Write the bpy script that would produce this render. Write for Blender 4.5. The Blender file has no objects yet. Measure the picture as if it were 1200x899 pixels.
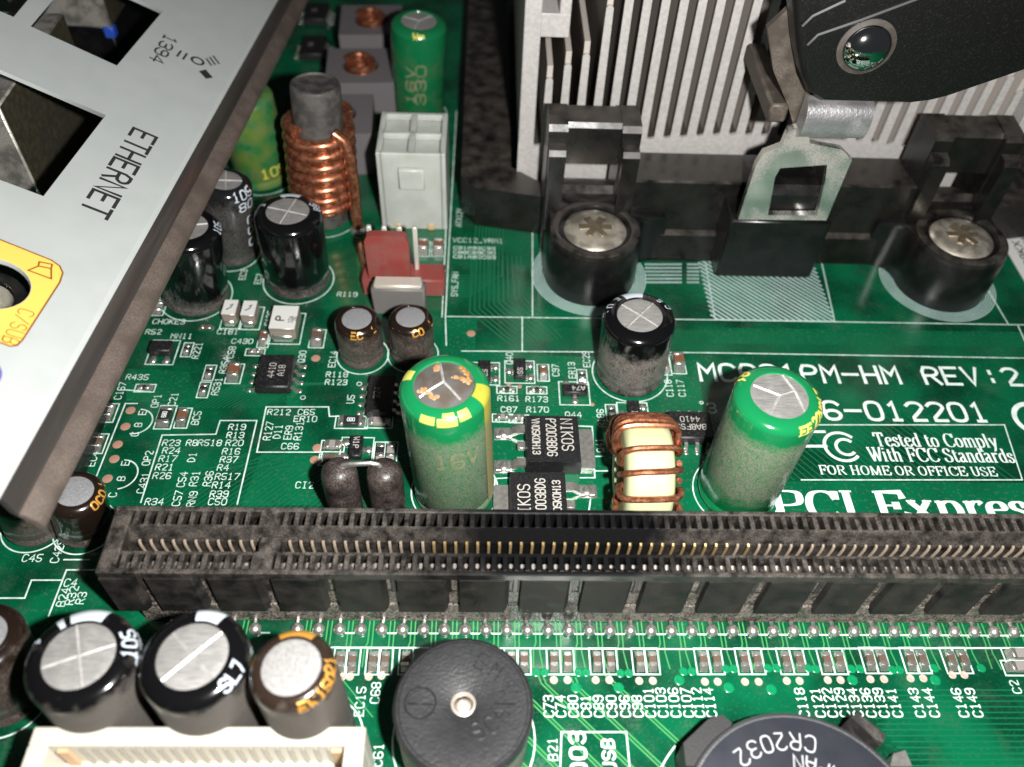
import bpy, bmesh, math, random
from mathutils import Matrix, Vector, Quaternion
random.seed(7)
S = 0.001                       # everything below is laid out in millimetres
R = math.radians
scene = bpy.context.scene
col = scene.collection
V = Vector

# ------------------------------------------------------------------ camera
F_PX = 1000.0                   # focal length in photo pixels (photo 1200 x 899)
CAM = V((23.21, -35.315, 78.148))
CAM_ROT = (R(40.49), R(-2.11), R(-0.72))
cd = bpy.data.cameras.new('camera')
cam = bpy.data.objects.new('camera', cd); col.objects.link(cam)
cam.location = CAM * S; cam.rotation_euler = CAM_ROT
cd.sensor_width = 36; cd.sensor_fit = 'HORIZONTAL'; cd.lens = 36 * F_PX / 1200
cd.clip_start = 0.002; cd.clip_end = 5
cd.dof.use_dof = True; cd.dof.focus_distance = 0.089; cd.dof.aperture_fstop = 28
scene.camera = cam
# ------------------------------------------------------------------ world: dim room light
w = bpy.data.worlds.new('World'); scene.world = w; w.use_nodes = True
bg = w.node_tree.nodes['Background']
bg.inputs['Color'].default_value = (0.85, 0.93, 1, 1); bg.inputs['Strength'].default_value = 0.03
# ------------------------------------------------------------------ the phone's flash, 12 mm right of the lens
ld = bpy.data.lights.new('flash_lamp', 'POINT'); ld.energy = 0.94; ld.shadow_soft_size = 0.0016
ld.color = (1, 0.985, 0.95)
lamp = bpy.data.objects.new('flash_lamp', ld); col.objects.link(lamp); lamp.location = V((35.5, -34.5, 78.5)) * S
scene.view_settings.view_transform = 'Standard'; scene.view_settings.look = 'None'
scene.view_settings.exposure = 0; scene.view_settings.gamma = 1
scene.render.engine = 'CYCLES'

# ------------------------------------------------------------------ photo pixel -> point on a plane
from mathutils import Euler
RM = Euler(CAM_ROT, 'XYZ').to_matrix()
def ray(u, v): return RM @ V(((u - 600) / F_PX, -(v - 449.5) / F_PX, -1))
def at(u, v, z=0):
    d = ray(u, v); return CAM + d * ((z - CAM.z) / d.z)
def aty(u, v, y):
    d = ray(u, v); return CAM + d * ((y - CAM.y) / d.y)
def atp(u, v, P0, n):
    d = ray(u, v); return CAM + d * ((P0 - CAM).dot(n) / d.dot(n))

# ------------------------------------------------------------------ materials
def mat(name, c, rough=.5, metal=0., c2=None, cs=.6, dust=0., dcol=(.23, .195, .165), ds=1.1, dlo=.42, dhi=.62, up=0., zb=None,
        speck=0., ss=7., bump=0., bs=6., coat=0., spec=.5, trans=0., sss=0., stretch=None, xb=None, dg=.18):
    m = bpy.data.materials.new(name); m.use_nodes = True
    dcol = tuple(x * .62 for x in dcol)
    nt = m.node_tree; N = nt.nodes; L = nt.links; b = N['Principled BSDF']
    b.inputs['Roughness'].default_value = rough; b.inputs['Metallic'].default_value = metal
    b.inputs['Specular IOR Level'].default_value = spec
    b.inputs['Coat Weight'].default_value = coat; b.inputs['Coat Roughness'].default_value = .08
    b.inputs['Transmission Weight'].default_value = trans
    if sss:
        b.inputs['Subsurface Weight'].default_value = sss; b.inputs['Subsurface Scale'].default_value = .0015
        b.inputs['Subsurface Radius'].default_value = (1, 1, 1)
    tc = N.new('ShaderNodeTexCoord'); mp = N.new('ShaderNodeMapping'); mp.inputs['Scale'].default_value = (1000, 1000, 1000)
    L.new(tc.outputs['Object'], mp.inputs['Vector'])
    vec = mp.outputs['Vector']
    def noise(s, detail=4, st=None):
        n = N.new('ShaderNodeTexNoise'); n.inputs['Scale'].default_value = s; n.inputs['Detail'].default_value = detail
        if st:
            q = N.new('ShaderNodeMapping'); q.inputs['Scale'].default_value = st; L.new(vec, q.inputs['Vector']); L.new(q.outputs[0], n.inputs['Vector'])
        else: L.new(vec, n.inputs['Vector'])
        return n.outputs['Fac']
    def math_(op, a, bb):
        q = N.new('ShaderNodeMath'); q.operation = op; q.use_clamp = True
        for i, x in enumerate((a, bb)):
            if hasattr(x, 'links'): L.new(x, q.inputs[i])
            else: q.inputs[i].default_value = x
        return q.outputs[0]
    def ramp(f, lo, hi):
        q = N.new('ShaderNodeMapRange'); q.inputs['From Min'].default_value = lo; q.inputs['From Max'].default_value = hi
        L.new(f, q.inputs['Value']); return q.outputs[0]
    def mix(f, a, bb):
        q = N.new('ShaderNodeMix'); q.data_type = 'RGBA'
        if hasattr(f, 'links'): L.new(f, q.inputs[0])
        else: q.inputs[0].default_value = f
        for i, x in ((6, a), (7, bb)):
            if hasattr(x, 'links'): L.new(x, q.inputs[i])
            else: q.inputs[i].default_value = (*x, 1)
        return q.outputs[2]
    cur = None
    if c2: cur = mix(ramp(noise(cs, 5, stretch), .38, .62), c, c2)
    fac = None
    if dust or speck:
        if dust:
            fac = math_('MULTIPLY', ramp(noise(ds, 6), dlo, dhi), dust)
            gr = ramp(noise(ss, 3), .4, .62)
            g2 = N.new('ShaderNodeMath'); g2.operation = 'MULTIPLY_ADD'; L.new(gr, g2.inputs[0]); g2.inputs[1].default_value = 1.03 - dg; g2.inputs[2].default_value = dg; g2.use_clamp = True
            fac = math_('MULTIPLY', fac, g2.outputs[0])
        if speck:
            s2 = math_('MULTIPLY', ramp(noise(ss, 2), .57, .66), speck)
            fac = math_('MAXIMUM', fac, s2) if fac is not None else s2
        if up:
            ge = N.new('ShaderNodeNewGeometry'); sx = N.new('ShaderNodeSeparateXYZ'); L.new(ge.outputs['Normal'], sx.inputs[0])
            u = ramp(sx.outputs['Z'], -.1, .9)
            um = N.new('ShaderNodeMath'); um.operation = 'MULTIPLY_ADD'; L.new(u, um.inputs[0]); um.inputs[1].default_value = up; um.inputs[2].default_value = 1 - up
            fac = math_('MULTIPLY', fac, um.outputs[0])
        if zb:
            sx = N.new('ShaderNodeSeparateXYZ'); L.new(vec, sx.inputs[0])
            wob = N.new('ShaderNodeMath'); wob.operation = 'MULTIPLY_ADD'; L.new(noise(.9, 4), wob.inputs[0]); wob.inputs[1].default_value = 3.; L.new(sx.outputs['Z'], wob.inputs[2])
            lo = ramp(wob.outputs[0], zb[0] + 1.5 - .8, zb[0] + 1.5 + 1.2); hi = ramp(wob.outputs[0], zb[1] + 1.5 + .45, zb[1] + 1.5 - 1.1)
            fac = math_('MULTIPLY', fac, math_('MULTIPLY', lo, hi))
        if xb:   # wiped clean between xb[0] and xb[1]
            sx = N.new('ShaderNodeSeparateXYZ'); L.new(vec, sx.inputs[0])
            wob = N.new('ShaderNodeMath'); wob.operation = 'MULTIPLY_ADD'; L.new(noise(.25, 4), wob.inputs[0]); wob.inputs[1].default_value = 12.; L.new(sx.outputs['X'], wob.inputs[2])
            fac = math_('MULTIPLY', fac, math_('MAXIMUM', ramp(wob.outputs[0], xb[0] + 6 + 5, xb[0] + 6 - 5), ramp(wob.outputs[0], xb[1] + 6 - 5, xb[1] + 6 + 5)))
        cur = mix(fac, cur if cur is not None else c, dcol)
        ro = N.new('ShaderNodeMapRange'); L.new(fac, ro.inputs['Value']); ro.inputs['To Min'].default_value = rough; ro.inputs['To Max'].default_value = .95
        L.new(ro.outputs[0], b.inputs['Roughness'])
        if metal:
            me = N.new('ShaderNodeMapRange'); L.new(fac, me.inputs['Value']); me.inputs['To Min'].default_value = metal; me.inputs['To Max'].default_value = 0
            L.new(me.outputs[0], b.inputs['Metallic'])
        if coat:
            ce = N.new('ShaderNodeMapRange'); L.new(fac, ce.inputs['Value']); ce.inputs['To Min'].default_value = coat; ce.inputs['To Max'].default_value = 0
            L.new(ce.outputs[0], b.inputs['Coat Weight'])
    if cur is not None: L.new(cur, b.inputs['Base Color'])
    else: b.inputs['Base Color'].default_value = (*c, 1)
    if bump:
        bn = N.new('ShaderNodeBump'); bn.inputs['Strength'].default_value = bump; bn.inputs['Distance'].default_value = .00008
        L.new(noise(bs, 4, stretch), bn.inputs['Height']); L.new(bn.outputs[0], b.inputs['Normal'])
    return m

PCB = mat('solder_mask', (.0008, .038, .0165), .18, c2=(.0012, .1, .041), cs=.13, dust=.4, dcol=(.12, .14, .11), ds=.3, dlo=.52, dhi=.75, speck=.14, ss=3.4, bump=.06, bs=.7, coat=.25)
POUR = mat('solder_mask_on_copper', (.0015, .11, .044), .2, c2=(.0015, .085, .035), cs=.2, speck=.22, ss=2.4, dcol=(.16, .2, .15), coat=.25, bump=.05, bs=.8)
TRACE = mat('trace_under_mask', (.05, .26, .08), .3, coat=.2)
TRACE_DIM = mat('fine_trace_under_mask', (.006, .105, .044), .28, coat=.2)
SILK = mat('white_print', (.62, .74, .69), .6, c2=(.4, .52, .47), cs=1.1)
SILK_B = mat('heavy_white_print', (.76, .85, .81), .6, c2=(.6, .69, .66), cs=.9)
HATCH = mat('pale_screen_print', (.38, .5, .48), .5, c2=(.3, .42, .4), cs=.3)
SOLDER = mat('solder', (.72, .7, .67), .33, .9, c2=(.55, .52, .48), cs=2.5)
TIN = mat('tinned_metal', (.66, .64, .6), .36, .85, c2=(.5, .48, .44), cs=1.8, bump=.25, bs=4)
PADCU = mat('bare_copper_pad', (.55, .3, .22), .5, .4, speck=.3, ss=5)
VIACU = mat('via_ring', (.7, .5, .42), .45, .4)
VIAG = mat('masked_via', (.003, .2, .075), .25, coat=.3)
BLK = mat('black_plastic', (.0035, .0035, .0038), .3, bump=.12, bs=9, dust=.2, ds=.5, dcol=(.1, .085, .075), up=.6)
BLK_DUST = mat('dusty_black_plastic', (.004, .0038, .0036), .26, dust=.6, ds=.5, dlo=.3, dhi=.7, ss=7, up=.97, bump=.06, bs=8, dcol=(.15, .125, .105), dg=.65)
SLOTM = mat('slot_plastic', (.0045, .0045, .005), .3, dust=.85, ds=1.0, dlo=.28, dhi=.62, ss=8, up=.45, bump=.1, bs=7, dcol=(.17, .143, .12), xb=(19, 42), dg=.4)
RIBM = mat('slot_rib_plastic', (.005, .0048, .0047), .55, dust=.6, ds=.5, dlo=.35, dhi=.65, ss=8, bump=.3, bs=6, dcol=(.085, .072, .062), dg=.4, spec=.3)
SLOT_DUST = mat('slot_plastic_under_dust', (.006, .006, .0065), .2, dust=1., ds=.9, dlo=.2, dhi=.6, ss=6, bump=.5, bs=7, dcol=(.4, .34, .29), xb=(25, 33), dg=.12)
GOLD = mat('gold_contact', (.68, .47, .22), .34, .75)
GOLD_D = mat('dusty_contact', (.22, .17, .125), .7, .1, c2=(.3, .24, .18), cs=1.)
CONT = mat('dull_contact', (.24, .21, .19), .5, .4)
ICB = mat('chip_black', (.007, .007, .008), .45, speck=.22, ss=6.5, dcol=(.28, .26, .24), bump=.3, bs=10)
ICT = mat('laser_mark', (.42, .4, .37), .7)
ALU = mat('can_aluminium', (.62, .6, .58), .42, .75, c2=(.44, .43, .42), cs=3.2, stretch=(.25, 3, 1), bump=.4, bs=5, dust=.15)
ALU_S = mat('sandy_can_top', (.33, .33, .345), .55, .35, c2=(.22, .22, .23), cs=9, bump=.6, bs=9)
RIDGE = mat('scored_ridge', (.52, .5, .49), .4, .35, c2=(.36, .35, .34), cs=1.2)
SL_BLK = lambda n, zb, d=.7: mat(n, (.006, .006, .007), .13, dust=d, zb=zb, ds=.8, dlo=.2, dhi=.42, ss=8, dcol=(.33, .3, .275), coat=.3)
COPPER = mat('enamelled_copper', (.52, .2, .105), .25, .88, c2=(.36, .12, .06), cs=1.1, coat=.3, dust=.3, ds=1.5, dcol=(.28, .19, .15))
CREAM = mat('cream_core', (.44, .48, .27), .45, dust=.12)
FERR = mat('grey_ferrite', (.035, .033, .032), .5, dust=.6, ds=.8, dcol=(.17, .15, .13), bump=.35, bs=7, dg=.4)
CHOKE = mat('grey_choke_case', (.12, .108, .116), .6, dust=.3, ds=.3)
NYLON = mat('translucent_nylon', (.45, .47, .435), .35, sss=.6, c2=(.39, .41, .375), cs=.35)
WHITEP = mat('white_connector_plastic', (.5, .475, .41), .4, sss=.15)
REDP = mat('brick_red_plastic', (.22, .042, .035), .45, dust=.4, ds=.5)
HS = mat('extruded_aluminium', (.52, .495, .48), .55, .3, c2=(.44, .42, .405), cs=2.5, bump=.3, bs=9)
HS_D = mat('dusty_fin', (.46, .415, .38), .7, .1, dust=.5, ds=.12, dcol=(.55, .48, .42), dlo=.35, dhi=.6)  # dust, with the colour raised to make up for light grazing the fin sides
HS_F = mat('shaded_fin_floor', (.05, .042, .036), .7, .1)  # shade of the fin gaps put into the floor colour
CLIPM = mat('spring_clip_steel', (.68, .66, .62), .16, .95, dust=.85, ds=.16, dlo=.48, dhi=.62, dcol=(.3, .26, .21))
TABM = mat('rolled_steel', (.5, .49, .5), .36, .85, bump=.6, bs=3, dust=.4, ds=.35)
BROWNM = mat('dirty_steel', (.1, .082, .068), .5, .6, dust=.7, ds=.5, dcol=(.2, .165, .135))
CHROME = mat('chrome_rivet', (.82, .8, .78), .08, 1.)
SCREW = mat('stained_screw', (.56, .51, .43), .3, .85, dust=.6, ds=.5, dcol=(.3, .24, .17))
PLATE = mat('pale_painted_steel', (.51, .54, .53), .36, .2, c2=(.485, .515, .505), cs=.25, bump=.15, bs=9)
RIM = mat('dark_tinned_rim', (.075, .066, .062), .3, .6, c2=(.13, .115, .105), cs=.3, bump=.2, bs=3, stretch=(1, .1, 1))
RIM_D = mat('dusty_rim', (.1, .078, .066), .5, .3, dust=.9, ds=.35, dlo=.35, dhi=.62, ss=6, dcol=(.2, .155, .13), bump=.5, bs=6)
INK = mat('black_ink', (.02, .02, .02), .6)
YEL = mat('amber_print', (.85, .5, .1), .5)
YELL = mat('dark_amber_line', (.2, .07, .01), .6)
PURP = mat('violet_print', (.13, .1, .35), .5)
JACKM = mat('port_shell', (.55, .53, .48), .3, .85, dust=.55, ds=.5, dlo=.4, dhi=.6)
JACKD = mat('port_side_reflection', (.1, .09, .06), .35, .7, dust=.3, dcol=(.12, .1, .08))  # dark reflection of the board put into the colour of the shell's side
BLUE = mat('blue_plastic', (.02, .07, .4), .4)
LABEL = mat('paper_label', (.6, .6, .58), .6)

# ------------------------------------------------------------------ mesh helpers (mm)
class MB:
    def __init__(s): s.v = []; s.f = []; s.T = Matrix()
    def add(s, vs, fs):
        n = len(s.v); s.v += [s.T @ V(p) for p in vs]; s.f += [[i + n for i in f] for f in fs]; return s
    def box(s, x0, x1, y0, y1, z0, z1, b=0.):
        if b <= 0:
            return s.add([(x, y, z) for z in (z0, z1) for x, y in ((x0, y0), (x1, y0), (x1, y1), (x0, y1))],
                         [(3, 2, 1, 0), (4, 5, 6, 7), (0, 1, 5, 4), (1, 2, 6, 5), (2, 3, 7, 6), (3, 0, 4, 7)])
        b = min(b, (x1 - x0) * .45, (y1 - y0) * .45, (z1 - z0) * .45)
        X = (x0, x1); Y = (y0, y1); Z = (z0, z1); vs = []; ix = {}
        for i in (0, 1):
            for j in (0, 1):
                for k in (0, 1):
                    a = (X[i], Y[j], Z[k]); si = (b, -b)
                    for ax in range(3):
                        p = list(a)
                        for q in range(3):
                            if q != ax: p[q] += si[(i, j, k)[q]]
                        ix[i, j, k, ax] = len(vs); vs.append(p)
        fs = []
        for ax in range(3):
            o = [q for q in range(3) if q != ax]
            for sd in (0, 1):
                loop = []
                for a, c in ((0, 0), (1, 0), (1, 1), (0, 1)):
                    key = [0, 0, 0]; key[ax] = sd; key[o[0]] = a; key[o[1]] = c; loop.append(ix[(*key, ax)])
                if (sd == 1) == (ax == 1): loop.reverse()
                fs.append(loop)
        for ax in range(3):
            o = [q for q in range(3) if q != ax]
            for a in (0, 1):
                for c in (0, 1):
                    def kk(e, which):
                        key = [0, 0, 0]; key[ax] = e; key[o[0]] = a; key[o[1]] = c; return ix[(*key, which)]
                    loop = [kk(0, o[0]), kk(1, o[0]), kk(1, o[1]), kk(0, o[1])]
                    fs.append(loop)
        for i in (0, 1):
            for j in (0, 1):
                for k in (0, 1): fs.append([ix[i, j, k, 0], ix[i, j, k, 1], ix[i, j, k, 2]])
        return s.add(vs, fs)
    def prism(s, poly, h0, h1, axis='z'):
        n = len(poly)
        mp = {'z': lambda a, b, h: (a, b, h), 'y': lambda a, b, h: (a, h, b), 'x': lambda a, b, h: (h, a, b)}[axis]
        return s.add([mp(a, b, h) for h in (h0, h1) for a, b in poly],
                     [list(range(n))[::-1], list(range(n, 2 * n))] + [(i, (i + 1) % n, n + (i + 1) % n, n + i) for i in range(n)])
    def lathe(s, prof, n=40, a0=None, a1=None):
        full = a0 is None
        m = n if full else n + 1
        vs = []
        for i in range(m):
            a = 2 * math.pi * i / n if full else a0 + (a1 - a0) * i / n
            c, q = math.cos(a), math.sin(a)
            vs += [(r * c, r * q, z) for r, z in prof]
        k = len(prof); fs = []
        for i in range(m if full else n):
            j = (i + 1) % m
            for t in range(k - 1):
                q = [i * k + t, j * k + t, j * k + t + 1, i * k + t + 1]
                if prof[t][0] == 0: q.pop(1)
                elif prof[t + 1][0] == 0: q.pop(2)
                fs.append(q)
        return s.add(vs, fs)
    def tube(s, pts, r, n=10, cap=True):
        pts = [V(p) for p in pts]; rs = r if isinstance(r, (list, tuple)) else [r] * len(pts)
        vs = []; up = None
        for i, p in enumerate(pts):
            t = (pts[min(i + 1, len(pts) - 1)] - pts[max(i - 1, 0)]).normalized()
            if up is None: up = t.orthogonal().normalized()
            up = (up - t * up.dot(t)).normalized(); sd = t.cross(up)
            vs += [p + (up * math.cos(2 * math.pi * k / n) + sd * math.sin(2 * math.pi * k / n)) * rs[i] for k in range(n)]
        fs = [(i * n + k, i * n + (k + 1) % n, (i + 1) * n + (k + 1) % n, (i + 1) * n + k) for i in range(len(pts) - 1) for k in range(n)]
        if cap: fs += [list(range(n))[::-1], list(range((len(pts) - 1) * n, len(pts) * n))]
        return s.add(vs, fs)
    def ball(s, c, r, sz=1., n=16, zmin=-1.):
        T = s.T.copy(); s.T = T @ Matrix.Translation(c)
        a0 = math.asin(max(-1, zmin)); pr = []
        for i in range(9):
            a = a0 + (math.pi / 2 - a0) * i / 8; pr.append((max(0, r * math.cos(a)) if 0 < i < 8 or zmin > -1 and i < 8 else 0, r * sz * math.sin(a)))
        s.lathe(pr, n); s.T = T; return s
    def mesh(s, name, smooth=True, ang=38):
        me = bpy.data.meshes.new(name); me.from_pydata([tuple(p * S) for p in s.v], [], s.f); 
        bm = bmesh.new(); bm.from_mesh(me); bmesh.ops.recalc_face_normals(bm, faces=bm.faces); bm.to_mesh(me); bm.free()
        if smooth:
            for p in me.polygons: p.use_smooth = True
            me.set_sharp_from_angle(angle=R(ang))
        return me

def ob(name, m, mt, parent=None, loc=None, smooth=True, rot=None):
    me = m.mesh(name, smooth) if isinstance(m, MB) else m
    o = bpy.data.objects.new(name, me); col.objects.link(o)
    if mt is not None and not me.materials: me.materials.append(mt)
    if parent: o.parent = parent
    if loc is not None: o.location = V(loc) * S
    if rot is not None: o.rotation_euler = rot
    return o
def tag(o, label, cat, group=None):
    o['label'] = label; o['category'] = cat
    if group: o['group'] = group
    return o
def thing(name, label, cat, loc=(0, 0, 0), rotz=0., group=None, quat=None):
    o = bpy.data.objects.new(name, None); col.objects.link(o); o.empty_display_size = .002
    o.location = V(loc) * S
    o.rotation_euler = quat.to_euler() if quat else (0, 0, rotz)
    return tag(o, label, cat, group)
def dup(root, loc, rotz, label, group=None):
    r = root.copy(); col.objects.link(r); r.location = V(loc) * S; r.rotation_euler = (0, 0, rotz); r['label'] = label
    if group: r['group'] = group
    elif 'group' in r: del r['group']
    for ch in list(root.children):
        c = ch.copy(); col.objects.link(c); c.parent = r
    return r

# ------------------------------------------------------------------ lettering: a stroke font like the board's own
G = {'0': '100105163645413010', '1': '152620 1030', '2': '05163645440040', '3': '05163645443313 33424130 1001 1030', '4': '30360242', '5': '460603334241301001',
     '6': '453616050110304142331302', '7': '064610', '8': '1304051636454433 13020110304142331 3', '9': '011030414536160504133344',
     'A': '00032643 4340 0242', 'B': '00063645443303 3342413000', 'C': '4536160501103041', 'D': '00062644422000', 'E': '46060040 0333', 'F': '460600 0333',
     'G': '45361605011030414323', 'H': '0006 4046 0343', 'I': '1030 1636 2026', 'J': '4641301001', 'K': '0006 4603 1340', 'L': '060040', 'M': '0006234640',
     'N': '00064046', 'O': '100105163645413010', 'P': '00063645443303', 'Q': '100105163645413010 2240', 'R': '00063645443303 2340', 'S': '4536160504133342413010 1001',
     'T': '0646 2026', 'U': '060110304146', 'V': '062046', 'W': '0610234046', 'X': '0046 0640', 'Y': '062346 2320', 'Z': '06460040', '-': '0343', ':': '2122 2425',
     '/': '0046', '+': '0343 2125', '_': '0040', '.': '2021', '(': '36150413... ', ')': '16252110', 'o': '100103143433410130'[:12] + '3010', ' ': '', '=': '0242 0444', '@': '100105163645413010 1333'}
G.update({'8': '130405163645443313 1302011030414233', '3': '05163645443313 334241301001', 'S': '453616050413334241301001', 'o': '100103143443413010', '(': '36252130', 'A': '0003264340 0242'})
SHARP = set('AEFHIKLMNTVWXYZ147-:/+_.=')
def polys(ch):
    out = []
    for part in G.get(ch, '').split():
        p = [(int(part[i]), int(part[i + 1])) for i in range(0, len(part) - 1, 2)]
        if ch not in SHARP and len(p) > 3:
            closed = p[0] == p[-1]; q = [] if closed else [p[0]]
            for i in range(len(p) - 1):
                a, b = p[i], p[i + 1]
                q += [(a[0] * .75 + b[0] * .25, a[1] * .75 + b[1] * .25), (a[0] * .25 + b[0] * .75, a[1] * .25 + b[1] * .75)]
            q = q + [q[0]] if closed else q + [p[-1]]
            p = q
        out.append(p)
    return out
def strip(m, pts, wid, fmap, h=.012, ext=True, sub=False):
    """a low tent-shaped ridge of ink along a 2-D polyline; wid a number or f(direction)"""
    P = [V((p[0], p[1])) for p in pts]; P = [p for i, p in enumerate(P) if i == 0 or (p - P[i - 1]).length > 1e-5]
    if len(P) < 2: return
    closed = (P[0] - P[-1]).length < 1e-5
    W = wid if callable(wid) else (lambda d: wid)
    if ext and not closed:
        d = (P[1] - P[0]).normalized(); P[0] = P[0] - d * W(d) * .4
        d = (P[-1] - P[-2]).normalized(); P[-1] = P[-1] + d * W(d) * .4
    Q = [P[0]]
    for a_, b_ in zip(P, P[1:]):
        k_ = max(1, int((b_ - a_).length / .45)) if sub else 1
        Q += [a_.lerp(b_, (i_ + 1) / k_) for i_ in range(k_)]
    P = Q
    vs = []; n = len(P)
    for i, p in enumerate(P):
        if closed: d0 = (P[i] - P[i - 1 if i else -2]); d1 = (P[i + 1 if i < n - 1 else 1] - P[i])
        else: d0 = P[i] - P[i - 1] if i else P[1] - P[0]; d1 = P[i + 1] - P[i] if i < n - 1 else d0
        d0 = d0.normalized(); d1 = d1.normalized(); t = d0 + d1
        t = t.normalized() if t.length > .3 else d1
        nn = V((-t.y, t.x)); k = 1 / max(.55, t.dot(d1)); ww = W(t) * .5 * k
        vs += [fmap(*(p + nn * ww), 0.), fmap(*p, h), fmap(*(p - nn * ww), 0.)]
    fs = []
    for i in range(n - 1):
        a = i * 3; fs += [(a, a + 3, a + 4, a + 1), (a + 1, a + 4, a + 5, a + 2)]
    m.add(vs, fs)
def write(m, text, fmap, hgt=.8, pitch=.69, wid=.11, glyph=None, sub=False):
    gw = glyph or pitch * .72
    for i, ch in enumerate(text):
        for j, p in enumerate(polys(ch)):
            strip(m, [(i * pitch + x / 4 * gw, y / 6 * hgt) for x, y in p], wid, lambda a, b, c, j=j: fmap(a, b, c + j * .003), sub=sub)

# ================================================================== THE BOARD
bd = MB(); bd.box(-75, 150, -45, 190, -1.6, 0)
board = ob('circuit_board', bd, PCB); board['kind'] = 'structure'
board['label'] = 'dark green printed circuit board with white lettering that carries everything'
def sheet(name, poly, mt, z=.006):
    m = MB(); m.add([(p.x, p.y, z) for p in poly], [list(range(len(poly)))]); return ob(name, m, mt, board, smooth=False)
for pp in ([(283, 592), (306, 533), (378, 533), (366, 560), (374, 592)], [(150, 432), (222, 436), (219, 474), (148, 470)], [(524, 373), (560, 373), (556, 409), (524, 409)],
           [(577, 415), (820, 422), (830, 600), (577, 600)], [(60, 690), (92, 690), (70, 735), (30, 735), (40, 700)], [(415, 262), (520, 272), (510, 345), (420, 335)],
           [(336, 455), (352, 455), (355, 478), (336, 476)], [(905, 564), (1215, 566), (1240, 605), (900, 605)], [(835, 384), (1300, 391), (1320, 409), (835, 402)]):
    sheet('copper_pour', [at(*q) for q in pp], POUR)

SILKZ = .016
def flat(origin, rot, z=SILKZ):
    c, s_ = math.cos(R(rot)), math.sin(R(rot))
    return lambda x, y, h: (origin[0] + x * c - y * s_, origin[1] + x * s_ + y * c, z + h)
def label_print(text, u, v, rot=0, hgt=.8, pitch=.69, wid=.11, mt=None, start=False, name='printed_label'):
    p = at(u, v); n = len(text)
    ln = (n - 1) * pitch + pitch * .72
    c, s_ = math.cos(R(rot)), math.sin(R(rot))
    if start: o = (p.x, p.y)
    else: o = (p.x - ln / 2 * c + hgt / 2 * s_, p.y - ln / 2 * s_ - hgt / 2 * c)
    m = MB(); write(m, text, flat(o, rot), hgt, pitch, wid); return ob(name, m, mt or SILK, board, smooth=False)
T0 = [('R212', 327, 483), ('C65', 359, 483), ('ER10', 358, 491), ('C66', 340, 523), ('R19', 278, 500.5), ('R13', 276, 510), ('R23', 201, 519), ('R8', 225, 519), ('R518', 246, 519), ('R20', 275, 519),
      ('R24', 201, 528), ('R17', 197, 537.5), ('R21', 193, 547.5), ('R26', 190, 557.5), ('R16', 271, 529), ('R37', 268.5, 538.5), ('R4', 261.5, 548), ('R517', 266.5, 558.5), ('R14', 259.5, 568.5),
      ('R39', 257, 579), ('C50', 255, 588), ('R34', 181, 588), ('CI2', 357, 568.5), ('C430', 284, 400), ('C181', 267, 389), ('CHOKE3', 198, 377), ('R52', 180, 389), ('MN11', 213, 394), ('R435', 161, 442),
      ('C45', 38, 654), ('C4', 83, 683), ('R118', 395, 439), ('R123', 394, 448), ('R161', 596, 467), ('R173', 629, 468), ('C87', 596.5, 480), ('R170', 630, 480), ('Q44', 672, 486), ('R119', 407, 345)]
T90 = [('R127', 314.5, 505), ('D11', 325.5, 506), ('ER9', 338, 507), ('R131', 350, 505), ('D1', 225, 536), ('C54', 213.5, 562), ('R31', 228, 561), ('R36', 244, 561), ('C57', 208, 584), ('RN9', 225, 585),
       ('OP2', 173, 537), ('C431', 168, 566), ('R221', 231, 411), ('C58', 271, 413), ('R354', 263, 428), ('R531', 254, 453), ('C135', 315.5, 373), ('Q30', 354, 418), ('BC5', 230, 490), ('OP1', 183, 470),
       ('C21', 203, 468), ('C167', 141, 458), ('E', 167, 484), ('B', 162, 498), ('C', 158, 509), ('E', 147, 543), ('B', 142, 561), ('C', 132, 580), ('EC46', 110, 535), ('C429', 68, 646), ('B24', 74, 700),
       ('R32', 84, 698), ('R3', 95, 701), ('C61', 443, 885), ('EC15', 422, 822), ('C68', 440, 812), ('EC14', 390, 421), ('U5', 411, 468), ('Q40', 597, 420), ('C97', 651, 434), ('ER13', 670, 434), ('EC29', 687, 421),
       ('R186', 704, 490), ('Q41', 703, 522), ('C116', 784, 455), ('C117', 798, 455), ('ATX12V', 538, 255), ('SYS_FAN', 533, 333), ('D12', 518, 322), ('EC3', 285, 322), ('EC2', 303, 327), ('B21', 647.7, 878), ('R2', 22, 826), ('C2', 1190, 805)]
for t, u, v in T0: label_print(t, u, v, 0)
for t, u, v in T90: label_print(t, u, v, 90)
for i, (t, u) in enumerate([('C73', 644), ('C74', 658), ('C80', 673), ('C81', 688), ('C89', 703), ('C90', 718.5), ('C96', 734), ('C98', 749), ('C101', 763.5), ('C103', 778), ('C106', 793), ('C107', 808), ('C112', 821),
                ('C114', 835), ('C118', 944), ('C121', 962.7), ('C122', 977), ('C129', 991.5), ('C134', 1007), ('C136', 1022.4), ('C139', 1037.5), ('C141', 1053.4), ('C143', 1080), ('C144', 1096.6), ('C146', 1131), ('C149', 1147.5)]):
    p = at(u + 5, 840); m = MB(); write(m, t, flat((p.x, p.y), 90), .86, .7, .12); ob('printed_label', m, SILK_B, board, smooth=False)
label_print('VCC12_VRM1', 560, 282, 0, .9, .72)
for k in range(3): label_print('C88C89C90' if k % 2 else 'C91R92C93', 556, 291 + k * 5.2, 0, .6, .66, .11)
def big(text, u, v, hgt, pitch, wid, gl):
    p = at(u, v); m = MB(); write(m, text, flat((p.x, p.y), 0), hgt, pitch, wid, gl); return ob('printed_heading', m, SILK_B, board, smooth=False)
pit = (at(1184, 455).x - at(824, 452).x) / 15
big('MCP61PM-HM REV:2.0', 822, 446, 2.7, pit, .42, pit * .72)
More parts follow.
